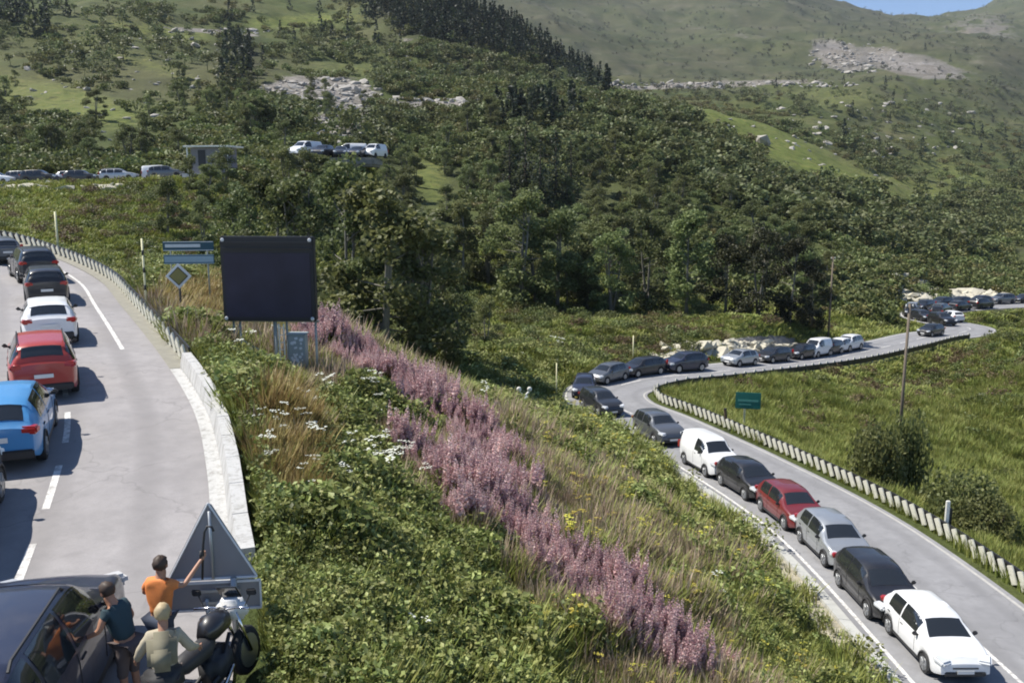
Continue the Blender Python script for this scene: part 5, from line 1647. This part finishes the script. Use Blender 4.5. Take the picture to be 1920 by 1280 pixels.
# chained spare clamp rings hanging on the thin post
b = MB()
for k in range(3):
    cx_, cz_ = -.08 + .05*k, zt0 - .62 - .05*k
    b.tube([(cx_ + .11*math.cos(a), -.11, cz_ + .09*math.sin(a)) for a in np.linspace(0, 6.283, 15)], .016, 6, cap=False)
b.build('clamp_ring', M_RIMW, ts, smooth=True)

# ------------------------------------------------------------------ people
def skin(name, V, E, Rr, mat, parent, sub=2, root=0):
    me = bpy.data.meshes.new(name + '_cage'); me.from_pydata(V, E, [])
    o = bpy.data.objects.new(name + '_cage', me); col.objects.link(o)
    md = o.modifiers.new('s', 'SKIN'); md.use_smooth_shade = True
    if not me.skin_vertices:
        bm = bmesh.new(); bm.from_mesh(me); bm.verts.layers.skin.verify(); bm.to_mesh(me); bm.free()
    for i, r in enumerate(Rr):
        sv = me.skin_vertices[0].data[i]; rr_ = r if isinstance(r, tuple) else (r, r)
        sv.radius = rr_; sv.use_root = (i == root)
    s2 = o.modifiers.new('u', 'SUBSURF'); s2.levels = sub; s2.render_levels = sub
    dg = bpy.context.evaluated_depsgraph_get()
    nm = bpy.data.meshes.new_from_object(o.evaluated_get(dg)); nm.name = name
    nm.materials.clear(); nm.materials.append(mat)
    nm.polygons.foreach_set('use_smooth', [True]*len(nm.polygons))
    bpy.data.objects.remove(o, do_unlink=True)
    if name in ('shirt', 'trousers'):          # folds
        for v in nm.vertices:
            n_ = v.normal; f_ = fbm(np.array([v.co.x*9 + v.co.z*3]), np.array([v.co.z*13 + v.co.y*5]), 3)[0]
            v.co += n_ * float(f_) * .016
    if parent is None: return nm
    return link(name, nm, parent)
M_SKIN = simple('skin', (.42,.22,.14), .55, wear=.08)
def person(loc, rz, label, top_col, leg_col, hair_col, lean=0.0, arms=((.25, .12, .0), (.25, .12, .0)), h=1.72, hat=None, sleeve=.55, pack=None, shorts=False, head_turn=0.0):
    """arms: per side (forward, outward, elbow bend) hand offsets in metres"""
    r_ = empty('person', loc, rz); r_.scale = (h/1.76,)*3
    tag(r_, label, 'person', 'people standing by the near car')
    def L_(v):       # lean the upper body forward about the hips
        v = Vector(v); a = lean
        if v.z > .95:
            d = v - Vector((0, 0, .95)); d = Matrix.Rotation(-a, 3, 'X') @ d; v = d + Vector((0, 0, .95))
        return v
    J = dict(pel=(0,0,.95), spn=(0,.01,1.12), chs=(0,.0,1.32), nck=(0,-.005,1.47), hb=(0,.01,1.56), hd=(0,.015,1.65), ht=(0,.0,1.73), chin=(0,.065,1.58), nose=(0,.105,1.645))
    for sd, nm in ((-1, 'l'), (1, 'r')):
        f, out, bend = arms[0 if sd < 0 else 1]
        J['sh'+nm] = (sd*.165, -.005, 1.41)
        J['el'+nm] = (sd*(.22+out*.5), -.04+f*.35, 1.14 + bend*.18)
        J['wr'+nm] = (sd*(.22+out), f, .93 + bend*.55)
        J['hp'+nm] = (sd*.085, 0, .90); J['kn'+nm] = (sd*.10, .015, .50); J['an'+nm] = (sd*.105, -.02, .09); J['to'+nm] = (sd*.125, .14, .035)
    P_ = {k: L_(v) for k, v in J.items()}
    names = list(P_); ix = {n: i for i, n in enumerate(names)}
    Rad = dict(pel=(.15,.105), spn=(.135,.095), chs=(.135,.088), nck=.050, hb=.06, hd=.082, ht=.060, chin=.035, nose=.012)
    for nm in 'lr': Rad.update({'sh'+nm:.058, 'el'+nm:.040, 'wr'+nm:.027, 'hp'+nm:.088, 'kn'+nm:.056, 'an'+nm:.038, 'to'+nm:.034})
    E = [('pel','spn'),('spn','chs'),('chs','nck'),('nck','hb'),('hb','hd'),('hd','ht'),('hb','chin'),('hd','nose')]
    for nm in 'lr': E += [('chs','sh'+nm),('sh'+nm,'el'+nm),('el'+nm,'wr'+nm),('pel','hp'+nm),('hp'+nm,'kn'+nm),('kn'+nm,'an'+nm),('an'+nm,'to'+nm)]
    V = [tuple(P_[n]) for n in names]; Rr = [Rad[n] for n in names]; EE = [(ix[a], ix[b]) for a, b in E]
    # palms and fingers
    for nm, sd in (('l', -1), ('r', 1)):
        w = P_['wr'+nm]; d = (w - P_['el'+nm]).normalized(); sdv = d.cross(Vector((sd, 0, 0)));
        acr = sdv.normalized() if sdv.length > .1 else Vector((0, 1, 0))
        pm = w + d*.07; V.append(tuple(pm)); Rr.append((.03, .018)); ip = len(V)-1; EE.append((ix['wr'+nm], ip))
        for k in range(4):
            o_ = acr*(k-1.5)*.021; ln = (.062, .072, .068, .052)[k]
            a_ = pm + d*.035 + o_; b_ = a_ + d*ln*.55 + Vector((-sd*.006, 0, 0)); c_ = b_ + d*ln*.45 + Vector((-sd*.018, 0, 0))
            n = len(V); V += [tuple(a_), tuple(b_), tuple(c_)]; Rr += [.0095, .0085, .007]; EE += [(ip, n), (n, n+1), (n+1, n+2)]
        a_ = w + d*.035 + acr*.034; b_ = a_ + d*.035 + acr*.022
        n = len(V); V += [tuple(a_), tuple(b_)]; Rr += [.011, .009]; EE += [(ip, n), (n, n+1)]
    skin('body', V, EE, Rr, M_SKIN, r_, 1, 0)
    def cloth(nm, keys, edges, rad, mat, sub=2):
        V = [tuple(P_[k]) if isinstance(k, str) else tuple(k) for k in keys]
        return skin(nm, V, edges, rad, mat, r_, sub)
    el = {n: P_['sh'+n].lerp(P_['el'+n], min(1, sleeve*1.6)) for n in 'lr'}
    keys = ['pel', 'spn', 'chs', 'shl', el['l'], 'shr', el['r'], P_['chs'].lerp(P_['nck'], .62)]
    ed = [(0,1),(1,2),(2,3),(3,4),(2,5),(5,6),(2,7)]; rd = [(.172,.128),(.158,.120),(.178,.135),.078,.060,.078,.060,(.10,.095)]
    if sleeve > .7:
        wl, wr_ = P_['ell'].lerp(P_['wrl'], .85), P_['elr'].lerp(P_['wrr'], .85)
        keys += [wl, wr_]; ed += [(4,8),(6,9)]; rd += [.042,.042]
    cloth('shirt', keys, ed, rd, top_col)
    k_end = {n: (P_['kn'+n].lerp(P_['an'+n], .1) if shorts else P_['an'+n] + Vector((0, 0, .02))) for n in 'lr'}
    cloth('trousers', ['pel', 'hpl', 'knl', k_end['l'], 'hpr', 'knr', k_end['r']], [(0,1),(1,2),(2,3),(0,4),(4,5),(5,6)], [(.165,.12),.105,.074,.060,.105,.074,.060], leg_col)
    for nm in 'lr':
        a_, t_ = P_['an'+nm], P_['to'+nm]
        skin('shoe', [(a_.x, a_.y-.03, .05), (a_.x, a_.y+.06, .045), (t_.x, t_.y, .035)], [(0,1),(1,2)], [(.045,.05),(.045,.045),(.042,.033)], M_TRIM, r_, 1)
    hd = P_['hd']; Mh = Matrix.Rotation(-lean, 3, 'X')
    m = MB(); bm = bmesh.new(); bmesh.ops.create_uvsphere(bm, u_segments=20, v_segments=12, radius=.103)
    P3 = [Mh @ Vector((v.co.x*.9, v.co.y*1.08 - .012, v.co.z*1.08 + .022)) + hd for v in bm.verts]
    bm.verts.index_update()
    fs = [tuple(v.index for v in f.verts) for f in bm.faces if not (f.calc_center_median().y > .035 and f.calc_center_median().z < .045) and f.calc_center_median().z > -.075]
    bm.free(); P3 = [p + (p - hd).normalized()*random.uniform(-.007, .009) for p in P3]
    m.add(P3, fs); m.build('hair', hair_col, r_, smooth=True)
    for sd in (-1, 1):
        m = MB(); m.lathe([(.002,-.004),(.011,0),(.002,.006)], 8, M=Matrix.Translation(hd + Mh @ Vector((sd*.032, .083, .012))) @ Matrix.Rotation(R(-90), 4, 'X')); m.build('eye', M_BLACK, r_)
        m = MB(); m.box(hd + Mh @ Vector((sd*.088, 0, -.005)), (.022, .04, .055), bev=.008); m.build('ear', M_SKIN, r_)
    m = MB(); m.box(hd + Mh @ Vector((0, .082, -.048)), (.045, .012, .012), bev=.004); m.build('mouth', simple('lips', (.28,.09,.07), .5), r_)
    if hat:
        m = MB(); c = hd + Mh @ Vector((0, -.01, .045))
        m.lathe([(.20, -.012), (.205, 0), (.13, .012), (.118, .05), (.108, .095), (.07, .115), (.01, .12)], 24, M=Matrix.Translation(c) @ Mh.to_4x4()); m.build('hat', hat, r_, smooth=True)
    if pack:
        m = MB(); c = P_['chs'] + Mh @ Vector((0, -.20, -.06))
        m.box(c, (.33, .20, .46), rot=Mh, bev=.08); m.box(c + Mh @ Vector((0, -.11, -.06)), (.22, .08, .22), rot=Mh, bev=.035)
        o = m.build('backpack', pack, None, smooth=True)
        o.location = r_.location; o.rotation_euler = r_.rotation_euler; o.scale = r_.scale
        tag(o, 'beige rucksack worn on the back of the nearest person', 'backpack')
    return r_, P_
C_OR = simple('orange_cloth', (.72,.23,.06), .8, wear=.2, scale=9); C_BG = simple('beige_cloth', (.42,.37,.27), .85, wear=.2, scale=9)
C_DK = simple('dark_teal_cloth', (.03,.06,.075), .85, wear=.3, scale=9); C_JN = simple('denim', (.05,.065,.10), .85, wear=.3, scale=9)
C_GY = simple('grey_brown_cloth', (.12,.095,.09), .85, wear=.3, scale=9); H_BR = simple('brown_hair', (.05,.03,.02), .6, wear=.4, scale=14); H_BL = simple('fair_hair', (.42,.33,.19), .6, wear=.3, scale=14)
pa, JA = person((-4.62, 10.85, 0), R(-12), 'person in an orange top with dark hair standing behind the grey sign plate', C_OR, C_JN, H_BR, lean=R(6), arms=((.24,.10,.5),(.34,.16,1.25)), sleeve=.5)
pb, JB = person((-4.02, 9.45, 0), R(16), 'nearest person in pale clothes with a rucksack beside the sign', C_BG, C_GY, H_BL, lean=R(14), arms=((.25,.12,.3),(.30,.14,.4)), pack=simple('rucksack_cloth', (.20,.185,.13), .85, wear=.3, scale=9), sleeve=.9)
pc, JC = person((-4.80, 10.25, 0), R(70), 'person in dark teal clothes leaning to the door of the dark blue car', C_DK, C_GY, H_BR, lean=R(22), arms=((.32,.12,.5),(.30,.10,.3)), sleeve=.35, shorts=True, h=1.68)
# trekking stick raised by the person in orange
hand = pa.matrix_basis @ (JA['wrr'] + Vector((0, .04, .09)))
rod = empty('walking_stick', hand); tag(rod, 'thin dark stick with a curved grip held up by the person in orange', 'walking stick')
b = MB(); b.tube([(0, 0, -.35), (.03, .02, .12), (.05, .04, .30), (.09, .05, .38), (.15, .05, .37), (.17, .05, .31)], .016, 7); b.build('shaft', M_BLACK, rod, smooth=True)
b = MB(); b.tube([(0, 0, -.06), (.006, .004, .05)], .024, 8); b.build('grip', M_TRIM, rod, smooth=True)

# motorcycle parked under the sign
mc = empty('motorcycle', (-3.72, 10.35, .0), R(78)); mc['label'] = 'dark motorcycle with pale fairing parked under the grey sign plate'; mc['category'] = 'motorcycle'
RX = Matrix.Rotation(math.pi/2, 4, 'X')
for x_ in (-.72, .74):
    b = MB(); b.lathe([(.22, -.05), (.29, -.065), (.325, -.03), (.325, .03), (.29, .065), (.22, .05)], 20, M=RX); w_ = b.build('wheel', M_TYRE, mc, loc=(x_, 0, .325), smooth=True)
    b = MB(); b.lathe([(.06, -.07), (.225, -.068), (.225, .068), (.06, .07)], 16, M=RX); b.build('rim', M_RIM, w_)
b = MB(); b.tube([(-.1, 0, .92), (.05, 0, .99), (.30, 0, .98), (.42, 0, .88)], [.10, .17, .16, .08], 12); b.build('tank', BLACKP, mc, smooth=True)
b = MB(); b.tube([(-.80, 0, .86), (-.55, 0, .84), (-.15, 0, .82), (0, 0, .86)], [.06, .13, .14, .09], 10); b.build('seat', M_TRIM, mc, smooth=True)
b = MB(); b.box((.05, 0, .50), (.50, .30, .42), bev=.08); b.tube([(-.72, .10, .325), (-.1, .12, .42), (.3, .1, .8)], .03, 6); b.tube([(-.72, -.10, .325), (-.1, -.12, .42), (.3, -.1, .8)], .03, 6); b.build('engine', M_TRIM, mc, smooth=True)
for sy in (-1, 1):
    b = MB(); b.tube([(.74, sy*.09, .325), (.52, sy*.09, .98)], .028, 8); b.build('fork', M_CHROME, mc, smooth=True)
b = MB(); b.box((.62, 0, .98), (.26, .40, .34), rot=(0, R(-22), 0), bev=.09); b.build('fairing', M_RIMW, mc, smooth=True)
b = MB(); b.box((.60, 0, 1.22), (.03, .30, .22), rot=(0, R(-30), 0), bev=.01); b.build('screen', M_GLASS, mc)
b = MB(); b.tube([(.36, -.40, 1.10), (.44, -.18, 1.08), (.46, 0, 1.04), (.44, .18, 1.08), (.36, .40, 1.10)], .016, 8); b.build('handlebar', M_CHROME, mc, smooth=True)
for sy in (-1, 1):
    b = MB(); b.tube([(.44, sy*.30, 1.10), (.48, sy*.38, 1.24)], .01, 6); b.box((.48, sy*.40, 1.27), (.03, .14, .09), bev=.015); b.build('mirror', M_TRIM, mc)
b = MB(); b.tube([(.18, -.16, .42), (-.1, -.18, .30), (-.45, -.19, .36), (-.95, -.20, .46)], [.025, .03, .055, .06], 10); b.build('exhaust', M_CHROME, mc, smooth=True)
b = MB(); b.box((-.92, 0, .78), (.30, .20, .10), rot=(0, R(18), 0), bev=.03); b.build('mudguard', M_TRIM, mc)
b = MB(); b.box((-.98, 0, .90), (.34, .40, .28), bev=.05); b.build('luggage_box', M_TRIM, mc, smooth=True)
b = MB(); b.box((-1.07, 0, .74), (.03, .20, .06), bev=.01); b.build('tail_light', M_RED, mc)
b = MB(); b.tube([(-.05, .14, .34), (-.12, .34, .02)], .014, 6); b.build('kickstand', M_CHROME, mc)
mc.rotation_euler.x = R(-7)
# ------------------------------------------------------------------ air
zmax = float(ZZ.max()) + 25; zmin = float(ZZ.min()) - 1.5
hz_m = bpy.data.materials.new('air_haze'); hz_m.use_nodes = True
nt = hz_m.node_tree; nt.nodes.clear()
ho = nt.nodes.new('ShaderNodeOutputMaterial'); pv = nt.nodes.new('ShaderNodeVolumePrincipled')
pv.inputs['Color'].default_value = (.78, .86, 1.0, 1); pv.inputs['Density'].default_value = 0.00006; pv.inputs['Anisotropy'].default_value = 0.2
nt.links.new(pv.outputs[0], ho.inputs['Volume'])
b = MB(); b.box((0, 2650, (zmax+zmin)/2), (16500, 5800, zmax-zmin))
tag(b.build('haze', hz_m), kind='stuff')
